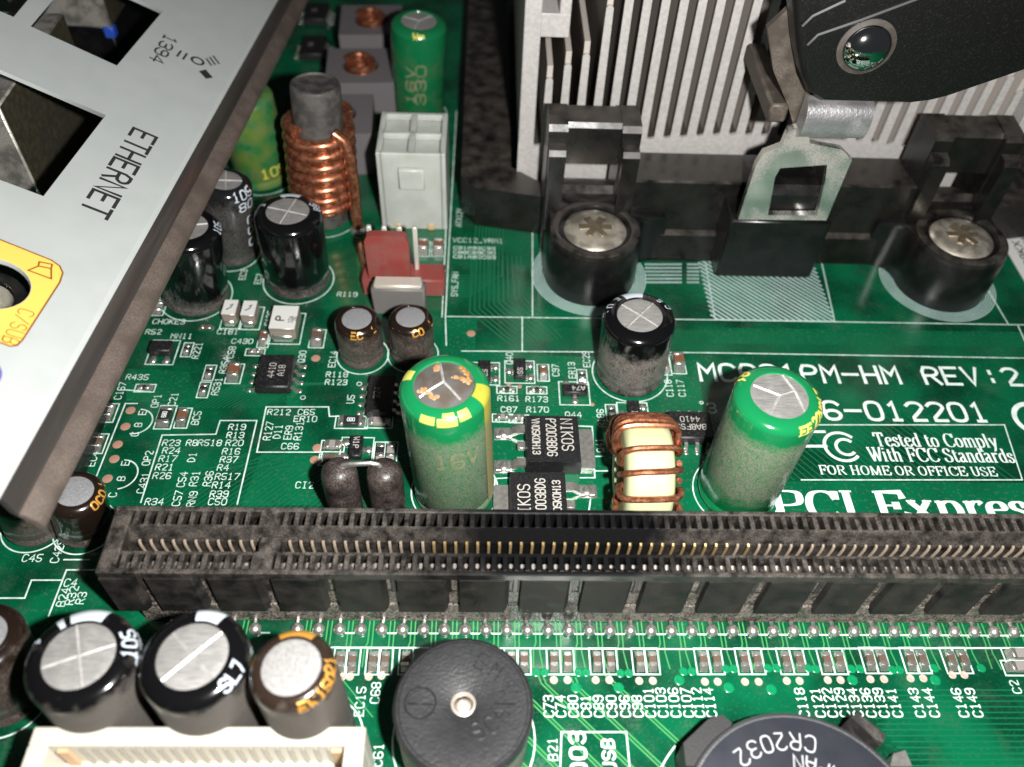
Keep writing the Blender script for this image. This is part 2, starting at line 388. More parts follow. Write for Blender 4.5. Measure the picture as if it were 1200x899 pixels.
big('06-012201', 944, 491, 2.7, pit, .42, pit * .72)
big('3', 831, 484, 1.5, 1.2, .2, .9)
# bold rotated marks at the bottom
for t, u, v, hg_, pt_, wd_ in (('003', 688, 908, 1.35, 1.35, .27), ('USB', 722, 904, 1.05, 1., .22)):
    p = at(u, v); m = MB(); write(m, t, flat((p.x, p.y), 90), hg_, pt_, wd_, pt_ * .66); ob('printed_heading', m, SILK_B, board, smooth=False)
# ---- serif lettering drawn with a broad nib
def nib(wx, wy): return lambda d: math.sqrt((wx * d.y) ** 2 + (wy * d.x) ** 2)
SER = {  # advance, strokes: (smooth?, points), cap height 10
 'P': (7.2, [(0, [(1.6, 0), (1.6, 10)]), (1, [(1.6, 9.8), (4.5, 9.8), (6.3, 9.3), (6.6, 7.4), (6.2, 5.6), (4.4, 4.9), (1.8, 4.9)]), (0, [(.3, .15), (3, .15)]), (0, [(.3, 9.85), (1.8, 9.85)])]),
 'C': (8, [(1, [(7.3, 7.1), (6.6, 9.2), (4.4, 10), (1.9, 9), (.9, 5), (1.9, 1), (4.4, 0), (6.6, .8), (7.4, 2.4)]), (0, [(7.3, 7), (7.4, 9.9)])]),
 'I': (4.2, [(0, [(2, 0), (2, 10)]), (0, [(.6, .15), (3.4, .15)]), (0, [(.6, 9.85), (3.4, 9.85)])]),
 'E': (7.4, [(0, [(1.8, 0), (1.8, 10)]), (0, [(.5, 9.8), (6.6, 9.8), (6.9, 7.5)]), (0, [(1.8, 5.1), (5, 5.1)]), (0, [(5, 3.8), (5, 6.3)]), (0, [(.5, .2), (6.6, .2), (7.1, 2.8)])]),
 'F': (6.8, [(0, [(1.8, 0), (1.8, 10)]), (0, [(.5, 9.8), (6.4, 9.8), (6.7, 7.5)]), (0, [(1.8, 5.1), (4.8, 5.1)]), (0, [(4.8, 3.8), (4.8, 6.3)]), (0, [(.5, .15), (3.3, .15)])]),
 'T': (7.4, [(0, [(3.7, 0), (3.7, 10)]), (0, [(.5, 7.4), (.8, 9.8), (6.6, 9.8), (6.9, 7.4)]), (0, [(2.3, .15), (5.1, .15)])]),
 'W': (10, [(0, [(1, 9.8), (3.3, 0)]), (0, [(3.3, 0), (5.2, 8)]), (0, [(4.8, 9.8), (7, 0)]), (0, [(7, 0), (9.2, 9.8)]), (0, [(0, 9.85), (2.2, 9.85)]), (0, [(3.7, 9.85), (6, 9.85)]), (0, [(8.2, 9.85), (10, 9.85)])]),
 'S': (6.4, [(1, [(5.2, 7.4), (4.6, 9.4), (2.9, 9.9), (1.1, 8.8), (1.2, 6.6), (3, 5.4), (5, 4.2), (5.5, 2), (4.4, .3), (2.4, 0), (.9, .9), (.6, 2.8)])]),
 'H': (8.4, [(0, [(1.8, 0), (1.8, 10)]), (0, [(6.4, 0), (6.4, 10)]), (0, [(1.8, 5), (6.4, 5)])] + [(0, [(a, b), (a + 2.7, b)]) for a in (.4, 5.1) for b in (.15, 9.85)]),
 'O': (8.2, [(1, [(4, 10), (1.8, 9), (.9, 5), (1.8, 1), (4, 0), (6.2, 1), (7.1, 5), (6.2, 9), (4, 10)])]),
 'M': (10, [(0, [(1.6, 0), (1.6, 9.8)]), (0, [(1.6, 9.8), (4.9, .2)]), (0, [(4.9, .2), (8.2, 9.8)]), (0, [(8.2, 9.8), (8.2, 0)]), (0, [(.3, .15), (2.6, .15)]), (0, [(6.9, .15), (9.5, .15)])]),
 'R': (7.8, [(0, [(1.6, 0), (1.6, 10)]), (1, [(1.6, 9.8), (4.5, 9.8), (6, 9.2), (6.2, 7.4), (5.8, 5.7), (4.2, 5.1), (1.8, 5.1)]), (0, [(3.6, 5), (6.9, .1)]), (0, [(.3, .15), (3, .15)]), (0, [(6.4, .15), (7.7, .15)])]),
 'U': (8, [(1, [(1.7, 10), (1.7, 3), (2.2, .9), (4, 0), (5.8, .9), (6.3, 3), (6.3, 10)]), (0, [(.4, 9.85), (3, 9.85)]), (0, [(5.2, 9.85), (7.4, 9.85)])]),
 'x': (6.2, [(0, [(.8, 6.7), (5, .1)]), (0, [(.9, .1), (4.9, 6.7)]), (0, [(.1, 6.7), (2.2, 6.7)]), (0, [(3.7, 6.7), (5.8, 6.7)]), (0, [(.1, .15), (1.9, .15)]), (0, [(3.6, .15), (6, .15)])]),
 'p': (6.4, [(0, [(1.5, -3), (1.5, 6.8)]), (1, [(1.5, 5.6), (3, 6.8), (4.8, 6.4), (5.6, 3.4), (4.8, .6), (3.2, 0), (1.5, .9)]), (0, [(.3, -2.9), (2.8, -2.9)]), (0, [(.3, 6.5), (1.5, 6.7)])]),
 'r': (4.8, [(0, [(1.5, 0), (1.5, 6.8)]), (1, [(1.5, 5), (2.6, 6.6), (3.8, 6.8), (4.3, 5.8)]), (0, [(.3, .15), (2.9, .15)]), (0, [(.3, 6.5), (1.5, 6.7)])]),
 'e': (5.4, [(1, [(1, 3.9), (4.6, 3.9), (4.3, 6), (2.9, 6.8), (1.2, 5.8), (.8, 3.4), (1.4, .9), (3, 0), (4.3, .5), (4.9, 1.8)])]),
 's': (4.6, [(1, [(3.8, 4.9), (3.3, 6.5), (2, 6.8), (.9, 5.8), (1.2, 4.4), (2.4, 3.7), (3.7, 2.8), (3.9, 1.2), (2.9, .1), (1.6, .1), (.8, .8), (.6, 2)])]),
 't': (4, [(1, [(1.6, 8.6), (1.6, 2), (1.9, .5), (2.9, .1), (3.7, .9)]), (0, [(.3, 6.6), (3.4, 6.6)])]),
 'd': (6.2, [(0, [(4.6, 10), (4.6, 0)]), (1, [(4.6, 5.8), (3.2, 6.8), (1.5, 6), (.8, 3.4), (1.5, .7), (3, 0), (4.6, 1)]), (0, [(3.4, 9.9), (4.6, 9.9)]), (0, [(4.6, .15), (5.8, .3)])]),
 'o': (6, [(1, [(2.9, 6.8), (1.3, 6), (.8, 3.4), (1.3, .8), (2.9, 0), (4.5, .8), (5, 3.4), (4.5, 6), (2.9, 6.8)])]),
 'm': (9.2, [(0, [(1.4, 0), (1.4, 6.8)]), (1, [(1.4, 5.4), (2.6, 6.7), (3.9, 6.6), (4.4, 5), (4.4, 0)]), (1, [(4.4, 5.4), (5.8, 6.7), (7.1, 6.6), (7.6, 5), (7.6, 0)])] + [(0, [(a, .15), (a + 2.2, .15)]) for a in (.3, 3.3, 6.5)]),
 'n': (6.4, [(0, [(1.4, 0), (1.4, 6.8)]), (1, [(1.4, 5.4), (2.8, 6.7), (4.2, 6.6), (4.7, 5), (4.7, 0)]), (0, [(.3, .15), (2.5, .15)]), (0, [(3.6, .15), (5.8, .15)])]),
 'h': (6.4, [(0, [(1.4, 0), (1.4, 10)]), (1, [(1.4, 5.4), (2.8, 6.7), (4.2, 6.6), (4.7, 5), (4.7, 0)]), (0, [(.3, .15), (2.5, .15)]), (0, [(3.6, .15), (5.8, .15)])]),
 'l': (3.4, [(0, [(1.5, 0), (1.5, 10)]), (0, [(.3, .15), (2.8, .15)]), (0, [(.3, 9.8), (1.5, 9.9)])]),
 'i': (3.4, [(0, [(1.5, 0), (1.5, 6.8)]), (0, [(1.5, 8.6), (1.5, 9.6)]), (0, [(.3, .15), (2.8, .15)]), (0, [(.3, 6.5), (1.5, 6.7)])]),
 'y': (6, [(0, [(.9, 6.7), (3, .4)]), (1, [(5, 6.7), (3, .4), (1.9, -2.4), (.7, -2.6)]), (0, [(.1, 6.7), (2, 6.7)]), (0, [(3.9, 6.7), (5.8, 6.7)])]),
 'a': (5.6, [(1, [(1, 5.4), (1.9, 6.7), (3.3, 6.6), (3.9, 5.4), (3.9, 1), (4.5, .2), (5.2, .6)]), (1, [(3.9, 4.1), (2, 3.4), (.9, 2.2), (1, .7), (2.1, 0), (3.9, 1.3)])]),
 ' ': (3.4, [])}
def chaikin(p, it=2):
    for _ in range(it):
        c = p[0] == p[-1]; q = [] if c else [p[0]]
        for a, b in zip(p, p[1:]): q += [(a[0] * .75 + b[0] * .25, a[1] * .75 + b[1] * .25), (a[0] * .25 + b[0] * .75, a[1] * .25 + b[1] * .75)]
        p = q + [q[0]] if c else q + [p[-1]]
    return p
def serif(text, u0, u1, v, hgt, name, wx=1.55, wy=.5):
    a, b = at(u0, v), at(u1, v); tot = sum(SER[c][0] for c in text); sx = (b.x - a.x) / tot; sy = hgt / 10
    m = MB(); x = 0; nb = nib(wx * sx, wy * sy)
    for c in text:
        adv, st = SER[c]
        for j, (sm, pts) in enumerate(st):
            strip(m, [((x + p[0]) * sx, p[1] * sy) for p in (chaikin(pts) if sm else pts)], nb, lambda p, q, h, j=j: (a.x + p, a.y + q, SILKZ + h + j * .003), ext=False)
        x += adv
    return ob(name, m, SILK_B, board, smooth=False)
serif('PCI Express', 909, 1236, 609, 3.75, 'printed_heading', 1.75, .6)
serif('Tested to Comply', 1027, 1171, 523, 1.95, 'printed_label')
serif('With FCC Standards', 1020, 1190, 540.5, 1.95, 'printed_label')
serif('FOR HOME OR OFFICE USE', 961, 1169, 556, 1.25, 'printed_label', 1.4, .55)
# ---- lines, frames, rings
def line(px, wid=.16, mt=None, closed=False, name='printed_line', dash=None):
    P = [at(*q) for q in px]; P = [(p.x, p.y) for p in P]
    if closed: P.append(P[0])
    m = MB(); strip(m, P, wid, lambda a, b, h: (a, b, SILKZ + .004 + h)); return ob(name, m, mt or SILK, board, smooth=False)
def ring(u, v, r, wid=.16, mt=None, a0=0, a1=360, name='printed_ring', c=None, z=.02):
    p = c or at(u, v); n = 48
    pts = [(p.x + r * math.cos(R(a0 + (a1 - a0) * i / n)), p.y + r * math.sin(R(a0 + (a1 - a0) * i / n))) for i in range(n + 1)]
    if a1 - a0 == 360: pts[-1] = pts[0]
    m = MB(); strip(m, pts, wid, lambda a, b, h: (a, b, z + h), ext=False); return ob(name, m, mt or SILK, board, smooth=False)
for L_ in ([(523, 371), (840, 375), (1240, 381.5)], [(541, 411.5), (830, 413.5), (1240, 420.5)], [(612, 371.5), (612, 412)], [(541, 232), (624, 267), (624, 371)], [(545, 100), (541, 237)], [(523, 405), (522, 371), (529, 235), (535, 130)],
           [(518, 372), (524, 236)], [(312, 477), (385, 477), (386, 488), (422, 488)], [(312, 477), (301, 530), (378, 530), (374, 546)], [(165, 589), (190, 510), (253, 509), (258, 493), (301, 493), (278, 591)],
           [(147, 473), (110, 566)], [(147, 473), (161, 473)], [(0, 701), (29, 701), (37, 680), (73, 680), (78, 668), (111, 668)], [(78, 668), (57, 722)], [(75, 656), (105, 656)], [(146, 457), (176, 459)], [(388, 758.8), (800, 760.8), (1240, 759.3)],
           [(948, 498), (1177, 498), (1198, 562.5), (939, 562.5)], [(1182, 381), (1152, 330)], [(1193, 382), (1210, 420)], [(656.5, 901), (658, 858), (734, 858), (738, 901)], [(680, 560), (697, 560), (694, 500), (668, 499)], [(579, 600), (580, 561), (597, 560)],
           [(697, 552), (712, 552)], [(698, 535), (708, 535)], [(440, 896), (420, 882)], [(690, 600), (692, 585)]):
    line(L_)
m = MB()
for k in range(0, 41):
    if k % 2 or k > 6: strip(m, [(2 * k + .62, -.3), (2 * k + 1.38, -.3)], .16, lambda a, b, h: (a, b, SILKZ + .004 + h))
ob('printed_line', m, SILK, board, smooth=False)
ring(986.6, 523.5, 2.0, .36, SILK_B, 40, 320); ring(991, 524, 1.1, .36, SILK_B, 40, 320)
line([(934, 515), (940, 506), (966, 506)], .36, SILK_B); line([(938, 523), (968, 523)], .36, SILK_B)
ring(1212, 491, 2.3, .62, SILK_B, 60, 300)
ring(160, 494, 1.75, .16, None, -100, 90); ring(140, 556, 1.9, .16, None, -80, 90)
for (u, v, r) in ((421, 450, .28), (355, 466, .28), (822, 472, .2)): ring(u, v, r, .1)
# pale screened zones: a hatched patch and two hatched rings under the bracket's feet
def hatch_rect(x0, x1, y0, y1, step=.85, wid=.3):
    m = MB(); a = x0 - (y1 - y0)
    while a < x1:
        p0 = [a, y1]; p1 = [a + (y1 - y0), y0]
        if p0[0] < x0: p0 = [x0, y1 - (x0 - a)]
        if p1[0] > x1: p1 = [x1, y0 + (p1[0] - x1)]
        if p1[0] - p0[0] > .2: strip(m, [p0, p1], wid, lambda q, w_, h: (q, w_, SILKZ + h), ext=False)
        a += step
    return ob('screened_patch', m, HATCH, board, smooth=False)
h0, h1 = at(832, 374), at(970, 303)
hatch_rect(h0.x + .2, at(977, 374).x, h0.y, h1.y + 2)
line([(826, 304), (838, 374.5), (978, 376.5), (962, 304)], .2, HATCH)
BOSS_L, BOSS_R = V((37.6, 51, 0)), V((85.8, 51, 0))
for c in (BOSS_L, BOSS_R):
    m = MB()
    for i in range(7): 
        r = 5.9 + i * .3
        strip(m, [(c.x + r * math.cos(2 * math.pi * k / 64), c.y + r * math.sin(2 * math.pi * k / 64)) for k in range(64)] + [(c.x + r, c.y)], .17, lambda a, b, h: (a, b, SILKZ + h), ext=False)
    ob('screened_ring', m, HATCH, board, smooth=False)
m = MB()
for j in range(6):
    for i in range(22):
        p = at(757 + i * 2.9, 310 + j * 4.2)
        if i not in (15, 16): m.box(p.x - .14, p.x + .14, p.y - .17, p.y + .17, SILKZ, SILKZ + .01)
o = ob('pad_pattern', m, HATCH, board, smooth=False); o['kind'] = 'stuff'
# ---- traces under the mask
m = MB(); m2 = MB()
TZ = lambda a, b, h: (a, b, .009 + h * .6)
def tr(pts, wid=.13, mm=None): strip(mm if mm is not None else m, pts, wid, TZ)
for k in range(0, 40):
    x = 2 * k + 1
    if k in (1, 2): continue
    tr([(x - .2, .95), (x - .2, -1.2 - .4 * (k % 2)), (x - .45, -1.9), (x - .5, -3.6)]); tr([(x + .2, .95), (x + .2, -1.3), (x + .15, -2.1), (x + .4, -3.7)])
for d in range(7):
    x0 = 16.5 + 3.1 * d; y0 = -4.8 - .35 * (d % 3)
    for e in (0, .42):
        tr([(x0 + e, y0 + .9), (x0 + e + .3, y0), (x0 + e + 11.5, y0 - 11.2)], .15)
for d in range(4): tr([(6 + d * .8, -.9), (7.5 + d * .8, -2.6), (7.5 + d * .8, -3.8), (11.5 + d * .8, -8.2)], .11)
for d in range(14): tr([(58 + d * .3, -5.7 - d * .52), (86, -5.7 - d * .52)], .13, m2)
def fan(pts, n, dx, dy, wid=.16):
    for k in range(n): tr([(p[0] + dx * k, p[1] + dy * k) for p in pts], wid, m2)
a = at(545, 300); fan([(a.x - 2, a.y - 4), (a.x + 5, a.y - 4), (a.x + 5.5, a.y + 14)], 9, -.5, -.5 * -1 * -1, .2)
for k in range(12):
    p = at(540, 405)
    tr([(p.x + 1 + k * .62, p.y + 17), (p.x + 1 + k * .62, p.y + 6 + k * .3), (p.x + 6 + k * .62, p.y + .4 + k * .1)], .24, m2)
for k in range(16):
    p = at(640, 409); tr([(p.x + k * .1, p.y + k * .24), (p.x + 70, p.y + k * .24)], .1, m2)
for k in range(40):
    p = at(840 + k * 9, 562); tr([(p.x, p.y), (p.x - 7, p.y + 9)], .16, m2)
for k in range(26):
    p = at(170 + k * 8, 595); tr([(p.x, p.y), (p.x + 5, p.y + 5), (p.x + 9, p.y + 6 + (k % 3))], .13, m2)
for k in range(14):
    p = at(225 + k * 6, 478); tr([(p.x, p.y), (p.x + 4, p.y + 3.4), (p.x + 9, p.y + 4)], .14, m2)
for k in range(9):
    p = at(560, 470 + k * 3); tr([(p.x + 1, p.y), (p.x + 6, p.y + .2), (p.x + 9, p.y + 3), (p.x + 13, p.y + 3)], .11, m2)
o = ob('copper_trace', m, TRACE, board, smooth=False); o['kind'] = 'stuff'
o = ob('copper_trace', m2, TRACE_DIM, board, smooth=False); o['kind'] = 'stuff'
# ---- pads and vias (shared meshes)
vm = MB(); vm.lathe([(0, .03), (.14, .02), (.2, .045), (.34, .05), (.38, .01)], 18); vme = vm.mesh('via')
vg = MB(); vg.lathe([(0, .02), (.12, .03), (.2, .05), (.44, .04), (.5, .008)], 18); vgm = vg.mesh('masked_via')
pm = MB(); pm.lathe([(0, .02), (.5, .02), (.55, .006)], 20); pme = pm.mesh('test_pad')
def spot(name, me, mt, u, v, sc=1.):
    p = at(u, v); o = ob(name, me, mt, board, (p.x, p.y, .004)); o.scale = (sc, sc, 1); return o
for u, v in ((401, 793), (410, 793), (432, 793), (447, 792), (649, 797), (665, 797), (698, 797), (714, 797), (749, 798), (765, 798), (826, 799), (841, 799), (873, 799), (889, 799), (922, 798), (937, 798), (970, 797), (985, 797),
             (1020, 796), (1036, 796), (1067, 795), (1082, 795), (1116, 791), (1130, 791)): spot('via', vme, VIACU, u, v)
for u, v in ((628, 788), (638, 788), (678, 788), (687, 788), (727, 789), (737, 789), (801, 787), (811, 787), (851, 784), (860, 784), (900, 783), (910, 783), (947, 783), (956, 784), (998, 784), (1008, 784), (1046, 785), (1054, 785),
             (1095, 783), (1150, 783)): spot('masked_via', vgm, VIAG, u, v, .85)
for u, v in ((675, 806), (725, 806), (796, 797), (854, 806), (904, 808), (999, 797), (1096, 797)): spot('masked_via', vgm, VIAG, u, v, 1.)
for u, v in ((153, 481), (147, 500), (138, 521), (134, 538), (126, 561), (110, 580), (372, 525), (369, 539), (370, 420), (552, 391)): spot('test_pad', pme, PADCU, u, v)
for u, v in ((596, 450), (609, 453), (694, 474)): spot('test_pad', pme, PADCU, u, v, .5)

# ================================================================== LONG BLACK EXPANSION SLOT
ZT = 10.4; SX0, SX1 = -9.9, 80.
slot = thing('expansion_slot', 'long dusty black expansion slot with rows of gold contacts across the board', 'slot', (35, 4, 0))
def sl(name, m, mt, smooth=False):
    o = ob(name, m, mt, slot, (-35, -4, 0), smooth); return o
m = MB(); m.box(SX0 + 1.4, SX1, .92, 6.9, 0, 3.6, .15); sl('base', m, SLOT_DUST)
m = MB(); m.box(SX0 + .2, SX1, 1.1, 6.6, 3.3, 6.2); m.box(SX0 + .2, SX1, 1.1, 1.9, 6.0, 9.25); sl('body', m, SLOT_DUST)
m = MB()
m.box(SX0, SX1, .45, .95, 9.3, ZT, .12); m.box(SX0 + .1, SX1, .75, 1.9, 9.0, 9.6)
m.box(SX0, SX1, 6.75, 7.25, 3.3, ZT, .12)
m.box(SX0, SX0 + 1.6, .9, 6.8, 3.3, ZT - .02, .15)
sl('lip', m, SLOTM)
m = MB(); m.prism([(4.35, 6.1), (5.35, 6.1), (5.35, ZT - .12), (5.1, ZT - .1), (4.45, 8.9)], SX0 + 1.5, SX1, 'x'); sl('inner_ledge', m, SLOTM)
m = MB(); m.box(SX0 + 1.5, SX1, 2.45, 2.75, 6.1, ZT - .35); m.box(3.5, 5.4, 2.7, 4.5, 6.1, ZT - .5, .2); sl('key', m, SLOTM)
XC = [2.7 - i for i in range(11)] + [6.1 + i for i in range(74)]
m = MB(); m2 = MB()
for x in XC:
    m.box(x - .74, x - .3, .9, 2.5, 6.1, ZT - .1, .05); m2.box(x - .74, x - .3, 5.3, 6.8, 6.1, ZT - .08, .05)
m.box(3.3, 5.1, .9, 2.5, 6.1, ZT - .12); m2.box(3.3, 5.1, 5.3, 6.8, 6.1, ZT - .1)
for q in (m, m2):
    o = sl('comb', q, SLOTM); o['kind'] = 'stuff'
fc = MB(); fc.tube([(0, .1, -3), (0, .04, -1.6), (0, -.04, -.4), (0, .04, .05), (0, .2, .15)], .14, 6); fme = fc.mesh('contact'); fme.materials.append(GOLD); fme2 = fc.mesh('contact'); fme2.materials.append(GOLD_D)
nc = MB(); nc.tube([(0, .55, -2.4), (0, .25, -.6), (0, -.1, 0), (0, -.7, -.5)], .17, 6); nme = nc.mesh('contact')
for x in XC:
    ob('contact', fme2 if not 20 < x + random.uniform(-3, 3) < 47 else fme, None, slot, (x - 35, 4.1 - 4, 9.3)); ob('contact', nme, CONT, slot, (x - 35, 1.9 - 4, 9.7 + random.uniform(-.1, .05)))
gx = [aty(u, 695, .6).x for u in (173, 244, 316, 388, 459, 531, 602, 674, 745, 817, 888, 959, 1029, 1097, 1164, 1232)]
ed = [SX0] + gx
for a, b in zip(ed, ed[1:] + [gx[-1] + 5.5]):
    m = MB(); m.prism([(a + .45 if a != SX0 else a, 1.9), (a + .62 if a != SX0 else a, .4), (b - .85, .4), (b - .4, 1.1), (b - .4, 1.9)], 3.15, 9.3); sl('rib_block', m, RIBM)
pb = MB(); pb.ball((0, 0, .1), .62, .9, 14); pb.tube([(0, .0, .45), (0, .08, .95)], .15, 6); pb.tube([(0, .2, .15), (0, 1.1, .15)], .2, 6); pme2 = pb.mesh('solder_pin')
for k in range(-3, 41):
    if k != 2: ob('solder_pin', pme2, SOLDER, slot, (2 * k - 35, -4, 0.1), rot=(0, 0, random.uniform(-.15, .15)))

# ================================================================== ELECTROLYTIC CAPACITORS
def spath(r, H, rs):
    pts = [(rs + (r - rs) * math.cos(R(t)), H - 1. + math.sin(R(t))) for t in range(90, -1, -10)]
    return pts + [(r, .6)]
def cap(label, base, top, H, r, body, accent=None, stripes=(), texts=(), score='cross', spin=0, disc=None, ringr=True, group=None, rsf=.64, leak=False, b3=None, t3=None):
    b = b3 or at(*base); t = t3 or at(*top, H); d = t - b; q = V((0, 0, 1)).rotation_difference(d)
    H = d.length; rs = r * rsf
    c = thing('electrolytic_capacitor', label, 'capacitor', b, group=group, quat=q)
    m = MB(); m.lathe([(0, .1), (r - .5, .1), (r - .1, .3), (r, .6), (r, 1.2), (r - .14, 1.45), (r - .14, 1.6), (r, 1.85)] + spath(r, H, rs)[::-1][1:] + [(rs - .02, H - .02), (rs - .08, H - .2)], 80)
    sleeve = ob('sleeve', m, body, c)
    m = MB(); bulge = .45 if leak else .06
    m.lathe([(rs - .03, H - .14), (rs * .8, H - .1 + bulge * .3), (rs * .5, H - .1 + bulge * .75), (0, H - .1 + bulge)][::-1], 36)
    disc_o = ob('can_top', m, disc or ALU, c)
    ridges = {'cross': [(0, 1), (90, 1), (180, 1), (270, 1)], 'kay': [(152, .95), (238, .95), (22, .6)], 'wye': [(150, .95), (35, .95), (245, .95)], 'tee': [(100, .9), (215, .95), (310, .9)], None: []}[score]
    if ridges:
        m = MB()
        for a, ln in ridges:
            a = R(a + spin)
            strip(m, [(.05 * math.cos(a), .05 * math.sin(a)), (rs * .5 * math.cos(a), rs * .5 * math.sin(a)), (rs * .93 * ln * math.cos(a), rs * .93 * ln * math.sin(a))], .25,
                  lambda x, y, h: (x, y, H - .09 + bulge * max(0, 1 - (x * x + y * y) / rs / rs) + h), h=.09)
        if score == 'kay': strip(m, [(rs * .32, rs * .86), (rs * .58, rs * .2), (rs * .72, -rs * .62)], .36, lambda x, y, h: (x, y, H - .09 + bulge * max(0, 1 - (x * x + y * y) / rs / rs) + h), h=.12)
        ob('vent_score', m, RIDGE, disc_o)
    P = spath(r, H, rs); cum = [0]
    for a, e in zip(P, P[1:]): cum.append(cum[-1] + math.hypot(e[0] - a[0], e[1] - a[1]))
    def onprof(s, off):
        s = max(0, min(s, cum[-1] - 1e-3))
        for i in range(len(P) - 1):
            if s <= cum[i + 1]:
                t_ = (s - cum[i]) / (cum[i + 1] - cum[i]); a, e = P[i], P[i + 1]; ln = cum[i + 1] - cum[i]
                return a[0] + (e[0] - a[0]) * t_ + off * (-(e[1] - a[1]) / ln), a[1] + (e[1] - a[1]) * t_ + off * ((e[0] - a[0]) / ln)
    for (a0, a1, s0, s1, mt) in stripes:
        m = MB(); ss = [s0 + (s1 - s0) * i / 70 for i in range(71)]
        m.lathe([onprof(s, .035) for s in ss], 16, R(a0), R(a1)); ob('stripe', m, mt, c)
    for (txt, ang, s0, hgt, pit, wid, mt, rot) in texts:
        m = MB(); ca, sa = math.cos(R(rot)), math.sin(R(rot))
        def fm(x, y, h):
            x, y = x * ca - y * sa, x * sa + y * ca
            rr, z = onprof(s0 - y, .05 + h); a = R(ang) + x / r; return (rr * math.cos(a), rr * math.sin(a), z)
        write(m, txt, fm, hgt, pit, wid, sub=True); ob('sleeve_print', m, mt, c, smooth=False)
    if leak:
        m = MB(); zz = lambda x, y, h: (x, y, H - .085 + bulge * max(0, 1 - (x * x + y * y) / rs / rs) + h)
        for pts, wd in (([(-2.3, -.5), (-1.7, -1.0), (-1.1, -1.35), (-.5, -1.9)], .42), ([(-.9, 2.2), (-.6, 1.5)], .3), ([(.9, .6), (1.7, .5), (2.3, .1)], .3), ([(1.5, 1.9), (2.1, 1.2), (2.45, .2)], .28)):
            for _ in range(26):
                i_ = random.randrange(len(pts) - 1); t_ = random.random(); x_ = pts[i_][0] * (1 - t_) + pts[i_ + 1][0] * t_ + random.gauss(0, wd * .35); y_ = pts[i_][1] * (1 - t_) + pts[i_ + 1][1] * t_ + random.gauss(0, wd * .35)
                if math.hypot(x_, y_) < rs * .95: m.ball(zz(x_, y_, -.02), random.uniform(.1, wd * .7), random.uniform(.15, .4), 8, -.2)
        ob('leaked_crust', m, mat('rusty_crust', (.4, .16, .025), .35, c2=(.4, .28, .18), cs=1.2, bump=.6, bs=3), disc_o)
    if ringr: ring(0, 0, r + .45, .15, None, 0, 360, c=b)
    return c
GREYT = mat('pale_sleeve_ink', (.45, .5, .56), .45)
GREYS = mat('pale_stripe', (.56, .62, .68), .35, c2=(.5, .55, .6), cs=.4)
GOLDT = mat('gold_sleeve_ink', (.5, .47, .1), .35)
GOLDF = mat('dusty_gold_ink', (.115, .15, .06), .8, c2=(.17, .18, .11), cs=1.5)
GOLDS = mat('gold_stripe', (.42, .4, .05), .3, dust=.5, zb=(-1, 12), dcol=(.3, .28, .17))
OGOLD = mat('orange_gold_ink', (.55, .27, .05), .3, .3)
def SLEEVE(n, c, zb, d, rough=.14, dcol=(.33, .3, .275), dlo=.2, dhi=.45, dg=.18, ds=.8): return mat(n, c, rough, dg=dg, dust=d, zb=zb, ds=ds, dlo=dlo, dhi=dhi, ss=8, dcol=dcol, coat=.35, bump=.22, bs=.9)
K_ = (.0035, .0035, .004)
cap('black capacitor with crossed top standing between copper rod coil and white-topped chip parts', (350, 328), (337, 247), 11.4, 4.15, SLEEVE('sleeve_black_a', K_, (-2, 2.0), .8, dcol=(.2, .175, .155)),
    stripes=[(70, 115, .15, 10, GREYS)], texts=[('85', 8, 1.3, .8, .8, .13, GREYT, 0), ('C', 25, .8, .6, .8, .13, GREYT, 0), ('E', 160, 1.1, .7, .8, .13, GREYT, 0)], spin=-14)
cap('glossy black capacitor half covered by the metal rim, beside the printed CHOKE3', (230, 347), (217, 264), 11.6, 4.1, SLEEVE('sleeve_black_b', K_, (-2, 2.6), .85, dcol=(.22, .19, .17)),
    stripes=[(75, 120, .15, 10, GREYS)], texts=[('105', -5, 1.6, .9, .8, .14, GREYT, 0)], spin=20)
cap('dusty black capacitor printed 105 standing behind two other black capacitors', (273, 297), (264, 211), 11.9, 3.2, SLEEVE('sleeve_black_c', (.01, .01, .011), (-2, 10.4), .6, dcol=(.19, .175, .16)),
    texts=[('105', -62, 1.9, 1.2, 1.1, .2, GREYT, 0), ('80', -50, 3.6, 1.2, 1.3, .2, GREYT, 0), ('6', -32, 6., 1.2, 1.2, .2, GREYT, 0), ('0', -32, 7.7, 1.2, 1.2, .2, GREYT, 0), ('0', -32, 9.6, 1.2, 1.2, .2, GREYT, 0)], spin=10)
GRN = (.006, .17, .055)
GRS = mat('green_sleeve_far', (.008, .13, .04), .2, c2=(.1, .16, .03), cs=.35, dust=.5, dcol=(.2, .23, .12), ds=.5)
cap('tall green capacitor with gold print beneath the edge of the metal panel', (309, 207), (283, 108), 13.7, 4.1, GRS, texts=[('105', -75, 12.4, 1.4, 1.4, .3, GOLDS, 0)], score='wye')
cap('tall green capacitor with gold print behind the white four-way connector', (490, 133), (491, 24), 16., 4.2, mat('green_sleeve_mid', (.006, .13, .045), .16, dust=.5, zb=(-1, 12), dcol=(.14, .19, .08), ds=.5),
    texts=[('W=', -100, 1.7, .8, 1, .3, GOLDT, 0), ('330', -72, 12.5, 1.5, 2.4, .3, GOLDF, 90), ('16V', -95, 12.5, 1.3, 2.2, .3, GOLDF, 90)], score='wye', spin=10)
